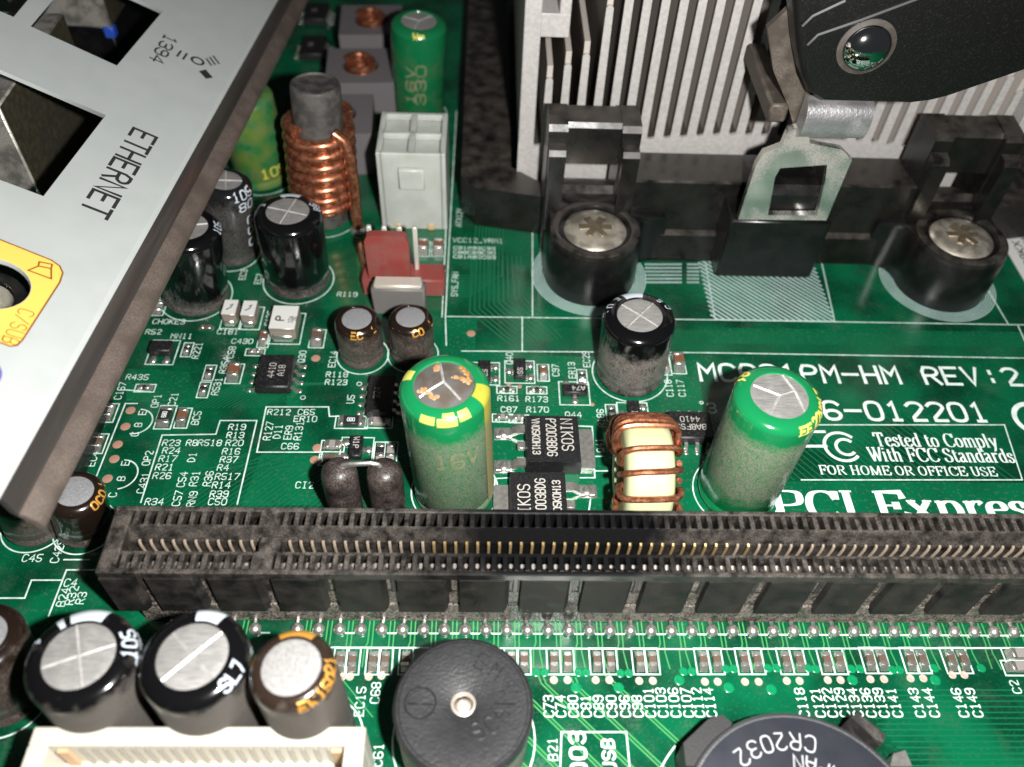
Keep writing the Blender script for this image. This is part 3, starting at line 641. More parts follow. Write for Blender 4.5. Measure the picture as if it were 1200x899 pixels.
cap('tall dusty green capacitor with bulged, rust-crusted top beside the slot', (533, 575), (520, 450), 18., 4.25, SLEEVE('sleeve_green_f', GRN, (-3, 14.7), .95, dcol=(.31, .285, .22), dlo=.1, dhi=.5, dg=.22, ds=2.),
    stripes=[(-30, 0, .1, 17.5, mat('gold_stripe_dusty', (.34, .32, .04), .3, dust=.9, zb=(-3, 15), dlo=.05, dhi=.3, dcol=(.24, .22, .13), dg=.7)), (-120, -100, .95, 1.75, GOLDT), (-97, -71, 1.05, 1.95, GOLDT), (-68, -52, .6, 1.6, GOLDT), (-90, -73, .55, .95, GOLDT), (150, 170, .2, 1.2, GOLDT)],
    texts=[('16V', -105, 8.6, 2.2, 1.6, .34, GOLDF, 0)], score='tee', disc=mat('stained_can_top', (.5, .49, .47), .22, .8, c2=(.42, .34, .27), cs=.7, bump=.6, bs=1.2), leak=True, rsf=.68)
cap('leaning tall green capacitor with gold print on its shoulder, beside the printed heading', (862, 576), (914, 463), 17., 4.25, SLEEVE('sleeve_green_g', GRN, (4.0, 14.4), 1., dcol=(.38, .33, .265), dlo=.1, dhi=.5, dg=.22, ds=2.),
    texts=[('EE', -72, 1.9, .8, .8, .26, GOLDT, 0), ('22', -48, 1.9, 1, .8, .28, GOLDT, 0), ('W3', -26, 1.9, .9, .8, .28, GOLDT, 0), ('17', -6, 1.9, 1., .9, .28, GOLDT, 0), ('81', 130, 1.9, 1.1, 1., .3, GOLDT, 0)], score='kay', spin=0, rsf=.66)
cap('dusty black capacitor with grey stripe standing alone in front of the black bracket', (738, 437), (750, 369), 10.4, 4.15, SLEEVE('sleeve_black_h', K_, (1.0, 7.4), 1., dlo=.15, dhi=.45, dcol=(.4, .35, .31)),
    stripes=[(78, 118, .1, 9, GREYS)], texts=[('E', 128, 1.2, .6, .7, .13, GREYT, 0), ('U', 150, 1.4, .7, .8, .16, GREYT, 0), ('L', 168, 1.7, .7, .8, .13, GREYT, 0), ('5', 38, 1.1, .6, .8, .14, GREYT, 0), ('C', 18, 1.4, .7, .8, .14, GREYT, 0)], spin=48, rsf=.63)
BRW = lambda n, zb, d: SLEEVE(n, (.012, .007, .005), zb, d, .2, dcol=(.19, .155, .13), dlo=.1, dhi=.45)
SG = 'small brown capacitors with sandy tops'
for lab, b, t, H, r, zb, tx in (('small dusty brown capacitor beside the printed EC14', (425, 416), (418, 373), 6.6, 2.7, (-2, 5.6), ((-100, 'EC')),),
                               ('small dusty brown capacitor between the red fan header and bulged green capacitor', (484, 415), (481, 371), 6.6, 2.65, (-2, 5.6), ((-80, 'CO'))),
                               ('small brown capacitor by the slot end, half under the metal rim', (100, 618), (87, 575), 6.8, 2.7, (-2, 2.0), ((-35, 'OCO')))):
    cap(lab, b, t, H, r, BRW('sleeve_brown', zb, .95), texts=[(tx[1], tx[0], 1.25, .8, .8, .2, OGOLD, 0), ('1', tx[0] + 60, 1.2, .7, .7, .2, OGOLD, 0)], score=None, disc=ALU_S, rsf=.66)
cap('small brown capacitor mostly hidden under the end of the metal panel', (42, 614), (24, 574), 6.8, 2.9, BRW('sleeve_brown_b', (-2, 6), .8), score=None, disc=ALU_S, rsf=.66)
cap('small black capacitor under the metal rim beside the printed EC46', (84, 520), (70, 486), 5.5, 2.2, SLEEVE('sleeve_black_s', K_, (-2, 2), .6), score='cross')
KW = SLEEVE('sleeve_black_k', K_, (-3, 13.0), .97, dcol=(.15, .132, .117), dlo=.05, dhi=.3, dg=.72)
cap('big black capacitor with grey stripe and crossed top printed 105, by the white connector', (150, 846), (92, 768), 13.8, 4.15, KW, stripes=[(72, 118, .1, 12, GREYS), (126, 134, .1, 3, GREYS)],
    texts=[('105', 0, 1.5, 1.05, .95, .2, GREYT, 0), ('6', -4, 2.6, .9, .9, .2, GREYT, 0), ('(M', 12, 3., 1.1, .9, .24, GREYT, 0), ('1', 158, 1.7, .9, .9, .26, GREYT, 0)], spin=22, rsf=.66)
cap('big black capacitor with grey stripe and crossed top between its black and brown neighbours', (270, 850), (225, 768), 14.2, 4.15, KW, stripes=[(62, 98, .1, 12, GREYS)],
    texts=[('SL7', -42, 1.5, 1, .95, .2, GREYT, 0), ('2', 8, 2.9, 1, .9, .2, GREYT, 0), ('CM', -16, 4.4, 1, .95, .18, GREYT, 0)], spin=47, rsf=.66)
cap('brown capacitor with orange gold print on its shoulder beside the printed EC15', (376, 866), (341, 781), 15., 3.25, SLEEVE('sleeve_brown_m', (.022, .014, .01), (-3, 14.2), .97, .2, dcol=(.15, .128, .112), dlo=.05, dhi=.3, dg=.72),
    stripes=[(60, 118, .15, 1.5, OGOLD), (160, 178, .8, 1.6, OGOLD)], texts=[('150', -42, 1.45, .9, .7, .22, OGOLD, 0), ('EW', -72, 1.5, .8, .8, .22, OGOLD, 0), ('21', -8, 1.2, .9, .8, .2, OGOLD, 0)], score=None, disc=mat('sandy_can_top_b', (.42, .41, .4), .5, .4, c2=(.3, .29, .29), cs=5, bump=.5, bs=6), rsf=.7)
cap('dark dusty capacitor at the board corner beside two big striped black capacitors', (8, 812), (-28, 745), 9.5, 3.6, BRW('sleeve_brown_q', (-2, 9), .7), score=None, disc=ALU_S)

# ================================================================== BUZZER
p = at(543, 825, 8.5)
bz = thing('buzzer', 'round black buzzer with a hole in its embossed top, in front of the slot', 'buzzer', (p.x, p.y, 0))
BZ = mat('buzzer_plastic', (.013, .0135, .015), .42, c2=(.018, .0185, .02), cs=1.5, bump=.5, bs=4)
m = MB(); m.lathe([(.8, 7.6), (.82, 8.45), (.95, 8.5), (5.2, 8.5), (5.3, 8.42), (5.45, 8.42), (5.7, 8.2), (5.75, 7.9), (5.75, 7.0), (5.6, 6.8)], 64); ob('lid', m, BZ, bz)
m = MB(); m.lathe([(0, .1), (5.5, .1), (5.6, .3), (5.6, 6.8), (.8, 6.9)], 56); ob('body', m, mat('buzzer_side', (.2, .19, .17), .5, dust=.7, dcol=(.38, .35, .3), ds=.4), bz)
m = MB(); m.lathe([(0, 7.95), (.5, 7.9), (.78, 7.6)], 20); m.lathe([(.76, 8.2), (.85, 8.56), (1.0, 8.52)], 24); ob('sound_hole', m, mat('pale_hole', (.6, .52, .45), .3, .5), bz)
m = MB(); fe = lambda x, y, h: (x, y, 8.5 + h)
strip(m, [(-3.5 + 1.25 * math.cos(2 * math.pi * k / 32), .1 + 1.25 * math.sin(2 * math.pi * k / 32)) for k in range(32)] + [(-2.25, .1)], .12, fe, h=.1)
strip(m, [(-4.5, .05), (-3.7, 0)], .14, fe, h=.16); strip(m, [(-3.3, 0), (-2.5, -.05)], .14, fe, h=.16); strip(m, [(2.6, 0), (4.2, -.02)], .16, fe, h=.1)
for tx, x, y, rt in (('S', 1.2, -2.9, 30), ('C', 2.4, -2.4, 40), ('A', 3.3, -1.5, 55), ('E', .8, 3.1, -30), ('M', 2.0, 2.4, -35), ('1', 3.0, 1.2, -50)):
    ca, sa = math.cos(R(rt)), math.sin(R(rt)); write(m, tx, lambda a, b, h: (x + a * ca - b * sa, y + a * sa + b * ca, 8.5 + h * 4), 1.3, 1., .17)
ob('embossing', m, BZ, bz, smooth=False)
ring(0, 0, 6.3, .17, c=V((p.x, p.y, 0)))

# ================================================================== COIN CELL AND HOLDER
cc = V((49.6, -19.35, 0))
hd = thing('battery_holder', 'black coin cell holder with side clips at the lower edge of the board', 'holder', cc)
m = MB(); m.lathe([(0, 0), (10.6, 0), (10.6, 1.4), (0, 1.4)], 56); ob('base', m, BLK, hd)
m = MB(); q = [at(803, 899, 4.), at(800, 872, 4.), at(830, 843, 4.2), at(846, 838, 4.2), at(858, 848, 4.2), at(826, 899, 4.2)]
m.prism([(v.x - cc.x, v.y - cc.y) for v in q], 0, 4.3); ob('side_block', m, mat('holder_block', (.02, .02, .021), .55, bump=.3, bs=5), hd)
m = MB(); q = [at(996, 841, 4.6), at(1004, 836, 4.6), at(1037, 862, 4.6), at(1034, 872, 4.6), at(1026, 868, 4.6)]
m.prism([(v.x - cc.x, v.y - cc.y) for v in q], 0, 4.8); ob('clip', m, mat('holder_clip', (.03, .028, .028), .3, dust=.4), hd)
m = MB(); q = [at(1042, 899, 2), at(1046, 884, 2), at(1060, 880, 2), at(1068, 899, 2)]
m.prism([(v.x - cc.x, v.y - cc.y) for v in q], 0, 2.2); ob('contact_tab', m, SOLDER, hd)
ring(0, 0, 12.2, .17, None, 135, 205, c=cc)
cell = thing('coin_cell', 'silver coin cell battery marked CR2032 in the black holder', 'battery', cc + V((0, 0, 1.4)))
m = MB(); m.lathe([(0, 0), (8.8, 0), (9, .4), (10, .6), (10, 2.9), (9.85, 3.15), (9.5, 3.22), (0, 3.22)], 72); ob('can', m, mat('cell_steel', (.6, .64, .76), .2, .97, c2=(.5, .54, .66), cs=.5, bump=.12, bs=1.2), cell)  # blue tint in the steel stands in for navy reflections
m = MB(); m.lathe([(9.5, 3.2), (9.55, 3.26), (9.7, 3.28), (9.88, 3.2), (10.02, 2.9), (10.02, 2.5)], 72); ob('rim', m, mat('cell_rim', (.4, .4, .42), .33, .95, bump=.3, bs=5), cell)
m = MB()
def arc_text(t, a_start, rad, pit, hgt, wid):
    for i, ch in enumerate(t):
        a = R(a_start + i * pit)
        e1 = V((-math.sin(a), math.cos(a))); e0 = V((math.cos(a), math.sin(a)))
        for j, pl in enumerate(polys(ch)):
            strip(m, [(x / 4 * hgt * .62, y / 6 * hgt) for x, y in pl], wid, lambda x, y, h: (e0.x * (rad - y) + e1.x * x, e0.y * (rad - y) + e1.y * x, 3.23 + h + j * .003))
arc_text('CR2032', 73, 8.2, 9.5, 1.35, .13); arc_text('JAPAN', 42, 6.4, 10, 1.2, .13)
ob('stamped_print', m, mat('etched_ink', (.42, .42, .44), .5), cell, smooth=False)
# ================================================================== WHITE CONNECTOR, LOWER LEFT
x0, x1 = at(45, 850, 9).x - .3, at(428, 857, 9).x
wc = thing('board_connector', 'bright white slotted connector housing with metal pins below the striped capacitors', 'connector', ((x0 + x1) / 2, -16, 0))
L2 = (x1 - x0) / 2
m = MB(); m.box(-L2, L2, 2.5, 3.95, 0, 9, .12); m.box(-L2, L2, -3.9, -2.4, 0, 9, .12); m.box(-L2, -L2 + 1.5, -2.4, 2.5, 0, 8.98, .08); m.box(L2 - 1.5, L2, -2.4, 2.5, 0, 8.98, .08); m.box(-L2 + 1.5, L2 - 1.5, -2.4, 2.5, 0, 5)
ob('housing', m, WHITEP, wc, smooth=False)
sp = MB(); sp.box(-.09, .09, 2.3, 2.52, 5, 8.5); spm = sp.mesh('pin'); PINW = mat('pale_pin', (.42, .4, .36), .4, .6)
for k in range(20): ob('pin', spm, PINW, wc, (-L2 + 3.9 + k * 1.0, 0, 0), smooth=False)
m = MB(); m.box(-.4, .4, 2.2, 2.53, 5, 8.2); ne = m.mesh('end_notch'); 
for x in (-L2 + 2.4, L2 - 2.2): ob('end_notch', ne, mat('tan_notch', (.5, .33, .2), .6), wc, (x, 0, 0), smooth=False)

# ================================================================== INDUCTORS
# -- toroid standing on edge beside the slot
t0 = at(755, 540, 8.); TX, TY, TC = t0.x, 14.2, 6.4
tor = thing('toroid_inductor', 'cream toroid core wound with bare copper wire beside the slot', 'inductor', (TX, TY, 0))
RI, RO, HT = 2.6, 5.6, 2.4
prof = [(RI, -HT + .4), (RI + .4, -HT), (RO - 1.1, -HT), (RO - .5, -HT + .15), (RO - .15, -HT + .5), (RO, -HT + 1.1), (RO, HT - 1.1), (RO - .15, HT - .5), (RO - .5, HT - .15), (RO - 1.1, HT), (RI + .4, HT), (RI, HT - .4), (RI, -HT + .4)]
m = MB(); m.T = Matrix.Translation((0, 0, TC)) @ Matrix.Rotation(R(90), 4, 'Y'); m.lathe(prof, 48); ob('core', m, CREAM, tor)
def turn(th, dth, wr=.33):
    pts = []; n = 28; jit = random.uniform(.97, 1.08)
    for i in range(n + 1):
        a = 2 * math.pi * i / n; ex = .38
        sx = math.copysign(abs(math.cos(a)) ** .55, math.cos(a)); sr = math.copysign(abs(math.sin(a)) ** .55, math.sin(a))
        x = sx * (HT + ex + .15) * jit; rr = (RI + RO) / 2 + sr * ((RO - RI) / 2 + ex)
        t = R(th + dth * i / n)
        pts.append((x, -rr * math.sin(t), TC + rr * math.cos(t)))
    mm = MB(); mm.tube(pts, wr, 9); ob('copper_turn', mm, COPPER, tor)
for th, d in ((-44, 8), (-35, 8), (-27, 8), (-19, 7), (8, 13), (30, 15), (57, 11), (86, 11), (114, 11), (-70, 12), (-95, 12)): turn(th, d)
m = MB(); m.tube([(-2.2, -1.2, 1.2), (-2.4, -1.4, 0)], .36); m.tube([(2.2, 1.2, 1.2), (2.4, 1.4, 0)], .36); ob('lead', m, COPPER, tor)
# -- rod coil
rb = at(382, 254); rt_ = at(369, 97, 20.)
rod = thing('rod_coil', 'grey ferrite rod wound with thick copper wire, standing upright', 'inductor', rb, quat=V((0, 0, 1)).rotation_difference(rt_ - rb))
m = MB(); m.lathe([(0, .0), (3.2, .0), (3.2, 19.6), (3.05, 20), (2.85, 20.1), (2.75, 19.8), (0, 19.7)], 40); ob('core', m, FERR, rod)
pts = []; N_ = 7 * 24
for i in range(N_ + 1):
    a = 2 * math.pi * i / 24 - 2.2; z = 3.2 + 11.6 * i / N_; pts.append((3.95 * math.cos(a), 3.95 * math.sin(a), z))
a = 2 * math.pi * N_ / 24 - 2.2
m = MB(); m.tube(pts, .84, 12); ob('winding', m, COPPER, rod)
m = MB(); m.tube([(2.4, -3.1, 14.9), (3.6, -3.3, 14.2), (4.3, -3.4, 12), (4.6, -3.3, 8), (4.7, -3.1, 3), (4.9, -2.9, .2)], .8, 10); ob('lead', m, COPPER, rod)
m = MB(); m.ball((4.9, -2.9, .1), 1.15, .7, 18, -.2); ob('solder_joint', m, SOLDER, rod)
ring(0, 0, 4.6, .15, c=rb)
# -- square chokes
for i, (x, y, w_) in enumerate(((1.2, 77.5, 5.3), (3.3, 91.5, 5.3), (3.6, 106.5, 5.2))):
    c = thing('square_choke', ['square grey choke with copper coil behind the copper rod coil', 'square grey choke with copper coil between two other grey chokes', 'square grey choke farthest behind the rod coil'][i], 'inductor', (x, y, 0), R(4), group='square grey chokes in a row')
    m = MB(); m.lathe([(2.9, 4.2), (2.9, 7.0)], 32)
    n = 32; vs = []; fs = []
    sq = []
    for k in range(n):
        a = 2 * math.pi * k / n; ca, sa = math.cos(a), math.sin(a); s_ = w_ / max(abs(ca), abs(sa)); sq.append((ca * s_, sa * s_))
    for k in range(n): vs += [(2.9 * math.cos(2 * math.pi * k / n), 2.9 * math.sin(2 * math.pi * k / n), 7.0), (sq[k][0], sq[k][1], 7.0), (sq[k][0], sq[k][1], 0)]
    for k in range(n):
        j = (k + 1) % n; fs += [(3 * k, 3 * k + 1, 3 * j + 1, 3 * j), (3 * k + 1, 3 * k + 2, 3 * j + 2, 3 * j + 1)]
    m.add(vs, fs); ob('case', m, CHOKE, c, smooth=False)
    m = MB(); m.lathe([(0, 4.2), (2.9, 4.2)], 24); ob('floor', m, BLK, c)
    m = MB(); pts = [(2.0 * math.cos(a / 4), 2.0 * math.sin(a / 4), 4.6 + a / 25.13 * .95) for a in range(0, 88)]; m.tube(pts, .5, 8); ob('winding', m, COPPER, c)
# -- ferrite bead pair
x1, x2 = at(401, 560, 6).x, at(453, 560, 6).x; by = 12.7
fb = thing('ferrite_bead_pair', 'two black ferrite beads joined by one bent wire beside the slot', 'bead', ((x1 + x2) / 2, by, 0))
for x in (x1, x2):
    m = MB(); m.T = Matrix.Translation((x - (x1 + x2) / 2, 0, 0)); m.lathe([(0, .3), (1.5, .3), (1.75, .6), (1.8, 7.4), (1.72, 8.2), (1.35, 8.8), (.8, 9.1), (0, 9.2)], 32)
    ob('bead', m, mat('black_bead', (.012, .01, .01), .28, dust=.6, ds=.7, ss=7, dlo=.3, dhi=.7, dcol=(.26, .2, .175), bump=.4, bs=6), fb)
hx = (x2 - x1) / 2
m = MB(); m.tube([(-hx + .2, 0, 8.8), (-hx + .5, 0, 9.3), (-hx + 1.2, 0, 9.5), (hx - 1.2, .1, 9.55), (hx - .5, .1, 9.35), (hx - .2, 0, 8.8)], .27, 8); m.tube([(-hx, 0, .4), (-hx, 0, 0)], .3); m.tube([(hx, 0, .4), (hx, 0, 0)], .3); ob('wire', m, SOLDER, fb)

# ================================================================== CONNECTORS
cx0, cx1, cy = 9.0, 18.1, 59.9
c4 = thing('power_connector', 'translucent white four-way power connector with square sockets', 'connector', ((cx0 + cx1) / 2, cy + 4.9, 0))
hw = (cx1 - cx0) / 2
m = MB(); 
for a, b in ((-hw, -hw + .7), (hw - .7, hw)): m.box(a, b, -4.9, 4.9, 0, 12.5, .08)
m.box(-.4, .4, -4.4, 4.4, 6, 12.4)
for a, b in ((-4.9, -4.2), (-.4, .4), (4.2, 4.9)): m.box(-hw + .5, hw - .5, a + .01, b - .01, 0, 12.46, .08)
m.box(-hw + .3, hw - .3, -4.6, 4.6, .4, 11.6); ob('housing', m, NYLON, c4, smooth=False)
m = MB(); m.box(-1.7, 1.7, -5.6, -4.85, 7.2, 10.4, .15); ob('latch', m, NYLON, c4)
for x in (-2.3, 2.3):
    m = MB(); m.box(x - .5, x + .5, -5.1, -4.7, 0, 1.0, .1); ob('foot', m, mat('amber_foot', (.5, .36, .2), .5), c4)
fx = at(427, 277, 9.7).x
fh = thing('fan_header', 'brick red fan header with tall tab and four upright pins', 'header', (fx + 4, 47.8, 0))
m = MB(); m.box(-5, 5.6, -1.6, 1.8, 0, 2.8, .2); ob('base', m, REDP, fh)
m = MB(); m.prism([(-4.0, 2.5), (1.3, 2.5), (1.35, 9.0), (1.0, 9.8), (.5, 10), (-3.2, 10), (-3.8, 9.7), (-4.1, 9)], -1.5, -.5, 'y'); ob('tab', m, REDP, fh)
for k in range(4):
    m = MB(); m.box(-.3, .3, -.3, .3, 0, 9.7, .12); ob('pin', m, mat('pale_tin', (.7, .68, .62), .4, .5) if k == 0 else bpy.data.materials['pale_tin'], fh, (-3.7 + k * 1.9, .8, 0))
gb = thing('upright_block', 'small grey upright component with pale metal top in front of the red header', 'component', ((9.3 + 16) / 2, 43.6, 0))
m = MB(); m.box(-3.35, 3.35, -1., 1., .1, 4.5, .25); ob('body', m, mat('grey_body', (.13, .125, .12), .5, dust=.6, ds=.5), gb)
m = MB(); m.box(-3.0, 3.0, -.95, .95, 4.45, 5.1, .2); ob('top', m, mat('pale_top', (.5, .46, .4), .45, .3), gb)

# ================================================================== SURFACE-MOUNT PARTS
TAN = mat('tan_ceramic', (.1, .068, .048), .5); BRN = mat('brown_ceramic', (.16, .065, .035), .5); RBLK = mat('resistor_black', (.02, .02, .022), .35); RGRY = mat('grey_ceramic', (.24, .22, .2), .5)
PROTO = {}
def chip(label, u, v, orient, L=1.6, W=.8, H=.6, body=None, name='chip_capacitor', group=None, code=None, frame=True, rot=0.):
    p = at(u, v); key = (L, W, H, body.name)
    rz = R(rot) + (math.pi / 2 if orient == 'v' else 0)
    cat = 'resistor' if 'resistor' in name else 'capacitor'
    if key in PROTO and not code: c = dup(PROTO[key], (p.x, p.y, 0), rz, label, group); c.name = name; c['category'] = cat
    else:
        c = thing(name, label, cat, (p.x, p.y, 0), rz, group)
        m = MB(); m.box(-L / 2 + .4, L / 2 - .4, -W / 2, W / 2, .02, H, .04); ob('body', m, body, c)
        for s_ in (-1, 1):
            m = MB(); a, b = sorted((s_ * L / 2, s_ * (L / 2 - .46))); m.box(a, b, -W / 2 - .02, W / 2 + .02, .02, H + .03, .07)
            a, b = sorted((s_ * L / 2, s_ * (L / 2 + .3))); m.prism([(s_ * L / 2, .0), (s_ * (L / 2 + .32), 0), (s_ * L / 2, H * .75)], -W / 2, W / 2, 'y'); ob('terminal', m, SOLDER, c)
        if code:
            m = MB(); write(m, code, lambda x, y, h: (-.42 + x, -.25 + y, H + .01 + h), .5, .3, .08); ob('code_print', m, SILK_B, c, smooth=False)
        else: PROTO[key] = c
    if frame:
        a, b = (L / 2 + .55, W / 2 + .28); 
        if orient == 'v': a, b = b, a
        fm = MB(); strip(fm, [(p.x - a, p.y - b), (p.x + a, p.y - b), (p.x + a, p.y + b), (p.x - a, p.y + b), (p.x - a, p.y - b)], .14, lambda x, y, h: (x, y, SILKZ + .004 + h)); ob('printed_frame', fm, SILK, board, smooth=False)
    return c
RL = 'tiny tan chip capacitor in a white printed frame in the row along the slot'
for u in (399, 413.5, 437.3, 451.8, 475.5, 599, 614, 648.8, 664.7, 699, 715, 749, 764, 823, 839, 871, 886.3, 920, 935.6, 967.5, 982.5, 1018, 1032.5, 1065.6, 1079.5, 1113, 1127.6):
    chip(RL, u, 775 if u < 1000 else 774, 'v', 1.45, .72, .6, TAN, group='chip capacitors in the row along the slot', rot=random.uniform(-2, 2))
for v in (768, 783): chip('chip capacitor lying across the board beside the printed C2' , 1194, v, 'h', 2.0, .9, .7, RGRY, group='pair of flat chips beside the printed C2')
chip('brown chip capacitor beside the printed C430', 309.5, 398, 'v', 1.6, .8, .9, BRN)
chip('grey chip capacitor beside the white-topped part and the printed EC14', 372, 397, 'v', 2.0, 1.25, .9, TAN)
chip('empty-looking tiny chip beside the printed C58', 299, 413, 'h', 1.2, .55, .4, RGRY)
chip('brown chip capacitor beside the printed R354', 275, 438, 'v', 2.0, 1.25, 1.0, BRN)
chip('upper tiny resistor in the long frame beside the printed R531', 245.5, 437, 'v', 1.3, .7, .45, RBLK, 'chip_resistor')
chip('lower tiny resistor in the long frame beside the printed R531', 239, 457, 'v', 1.3, .7, .45, RBLK, 'chip_resistor')
chip('tiny resistor beside the printed R221', 219.5, 410, 'v', 1.2, .6, .4, RBLK, 'chip_resistor')
chip('small resistor at the metal rim beside the printed CHOKE3', 184, 361, 'v', 1.6, 1.5, .5, RGRY, 'chip_resistor')
chip('tiny resistor below the printed R435', 170, 455, 'h', 1.2, .6, .4, RBLK, 'chip_resistor')
chip('tiny bare chip beside the printed C181', 242, 385, 'h', 1.3, .6, .4, TAN, frame=False)
chip('black chip resistor with white digits beside the printed OP1', 194, 489, 'v', 2.3, 1.3, .55, RBLK, 'chip_resistor', code='680')
chip('brown chip capacitor beside the printed BC5', 214.5, 490, 'v', 1.8, .9, .8, BRN)
chip('grey chip capacitor at the metal rim below the printed C167', 128.5, 484, 'v', 1.6, .9, .7, RGRY)
chip('grey chip capacitor at the metal rim beside the printed EC46', 116, 520, 'v', 1.6, .9, .7, TAN)
chip('black chip resistor marked 000 in a rounded white frame', 412, 495, 'h', 2.6, 1.25, .55, RBLK, 'chip_resistor', code='000')
chip('chip resistor in the shadow of the bulged green capacitor', 444, 495, 'h', 2.0, 1.1, .55, RGRY, 'chip_resistor')
chip('grey chip between two copper dots and the small three-legged transistor', 390, 523, 'h', 1.5, 1.0, .6, RGRY)
chip('flat chip just behind the black ferrite beads', 388, 539, 'h', 1.6, 1.0, .6, TAN)
chip('small resistor between the small transistor and the bulged green capacitor', 446, 530, 'v', 1.7, .85, .5, RBLK, 'chip_resistor')
chip('small resistor beside the bulged green capacitor, in its shadow', 458, 530, 'v', 1.7, .85, .5, RGRY, 'chip_resistor')
chip('tiny resistor above the printed R161', 594, 457, 'h', 1.3, .55, .4, RBLK, 'chip_resistor')
chip('tiny resistor above the printed R173', 629, 457.5, 'h', 1.3, .55, .4, RBLK, 'chip_resistor')
chip('tiny chip capacitor below the printed C87', 589, 490, 'h', 1.3, .6, .5, RGRY)
chip('tiny chip below the printed R170, against the black power chip', 608, 491, 'h', 1.2, .6, .5, RGRY, 'chip_resistor')
chip('brown chip capacitor beside the printed C97', 636.5, 437, 'v', 1.6, .85, .7, BRN)
chip('tiny resistor beside the printed ER13', 682, 442, 'v', 1.3, .65, .45, RBLK, 'chip_resistor')
chip('tiny resistor beside the printed R186', 716.5, 484, 'v', 1.4, .7, .45, RBLK, 'chip_resistor')
chip('tall brown chip capacitor above the printed C117', 794, 427, 'v', 2.0, 1.25, 1.2, BRN)
chip('brown chip capacitor above the printed C116, behind the lone black capacitor', 779, 430, 'v', 1.6, .85, .7, BRN)
chip('brown chip capacitor beside the red header, next to the printed D12', 496, 292, 'v', 2., 1.25, 1.1, BRN, group='brown chip pair by the white connector')
chip('brown chip capacitor in front of the white connector corner', 514, 292, 'v', 2., 1.25, 1.1, BRN, group='brown chip pair by the white connector')
chip('small chip capacitor beside the printed D12', 505, 325, 'v', 1.6, .8, .6, RGRY)
# -- tall white-topped parts
def white_top(label, u, v, W, L, H, letter=None):
    p = at(u, v); c = thing('moulded_chip', label, 'component', (p.x, p.y, 0))
    m = MB(); m.box(-W / 2, W / 2, -L / 2, L / 2, .1, H, .1); ob('body', m, mat('dusty_tin_side', (.34, .29, .25), .4, .5) if 'dusty_tin_side' not in bpy.data.materials else bpy.data.materials['dusty_tin_side'], c)
    m = MB(); m.box(-W / 2 + .03, W / 2 - .03, -L / 2 + .03, L / 2 - .03, H, H + .05); ob('white_top', m, LABEL, c)
    m = MB(); m.box(-W / 2 * .8, W / 2 * .8, -L / 2 - .45, -L / 2, 0.02, H * .55, .12); ob('terminal', m, SOLDER, c)
    m = MB()
    if letter:
        write(m, letter[0], lambda x, y, h: (-.95 - y + 1.0, -.6 + x, H + .055 + h), 1.0, 1., .2); write(m, letter[1:], lambda x, y, h: (.75 - y + .4, -1.0 + x, H + .055 + h), .55, .42, .09); write(m, 'I6', lambda x, y, h: (1.35 - y + .3, -.7 + x, H + .055 + h), .5, .42, .09)
    else: strip(m, [(-.35, -.45), (.1, -.1), (.3, .5), (.0, .3)], .16, lambda x, y, h: (x, y, H + .055 + h))
    ob('top_mark', m, INK, c, smooth=False)
    fm = MB(); a, b = W / 2 + .4, L / 2 + .7; strip(fm, [(p.x + a * sx, p.y + b * sy) for sx, sy in ((-1, -1), (1, -1), (1, 1), (-1, 1), (-1, -1))], .14, lambda x, y, h: (x, y, SILKZ + .004 + h)); ob('printed_frame', fm, SILK, board, smooth=False)
white_top('white-topped block part above the printed C181', 273, 372, 1.75, 2.6, 1.8)
white_top('white-topped block part between the printed C181 and C135', 295, 373, 1.75, 2.6, 1.8)
white_top('large white-topped block part marked P beside the printed C135', 336, 385, 3.2, 4.0, 2.0, 'P104')
# -- transistors
def sot(label, u, v, rot, W=2.9, D=1.4, H=1.0, legs=((-.95, -1), (.95, -1), (0, 1)), code=None):
    p = at(u, v); c = thing('transistor', label, 'transistor', (p.x, p.y, 0), R(rot))
    m = MB(); m.box(-W / 2, W / 2, -D / 2, D / 2, .12, H, .12); ob('body', m, ICB, c)
    for x, s_ in legs:
        m = MB(); a, b = sorted((s_ * D / 2 * .9, s_ * (D / 2 + .85))); m.box(x - .3, x + .3, a, b, .02, .3, .1); m.ball((x, s_ * (D / 2 + .6), .15), .48, .6, 12, -.2); ob('lead', m, SOLDER, c)
    if code:
        m = MB(); write(m, code, lambda x, y, h: (-W / 2 + .3 + x, -.3 + y, H + .01 + h), .6, .55, .1); ob('code_print', m, ICT, c, smooth=False)
    a, b = W / 2 + .35, D / 2 + 1.1; k = math.cos(R(rot)); q = math.sin(R(rot))
    fm = MB(); strip(fm, [(p.x + a * sx * k - b * sy * q, p.y + a * sx * q + b * sy * k) for sx, sy in ((-1, -1), (1, -1), (1, 1), (-1, 1), (-1, -1))], .14, lambda x, y, h: (x, y, SILKZ + .004 + h)); ob('printed_frame', fm, SILK, board, smooth=False)
sot('small black three-legged transistor behind the ferrite beads', 418, 528, -90, code='W1P')
sot('small black transistor beside the printed C97 and Q40', 609, 436, 90, code='SS')
sot('small black transistor half behind the bulged green capacitor top', 568, 438, 90, code='ES')
sot('small black transistor with code print above the printed Q44', 673, 461, 180, code='A74')
sot('small black transistor between the lone black capacitor and the toroid', 742, 486, 90, code='BI')
sot('black two-pad diode below the printed MN11', 191, 413, 0, 2.6, 1.8, 1.3, ((-.8, -1), (.8, -1)))
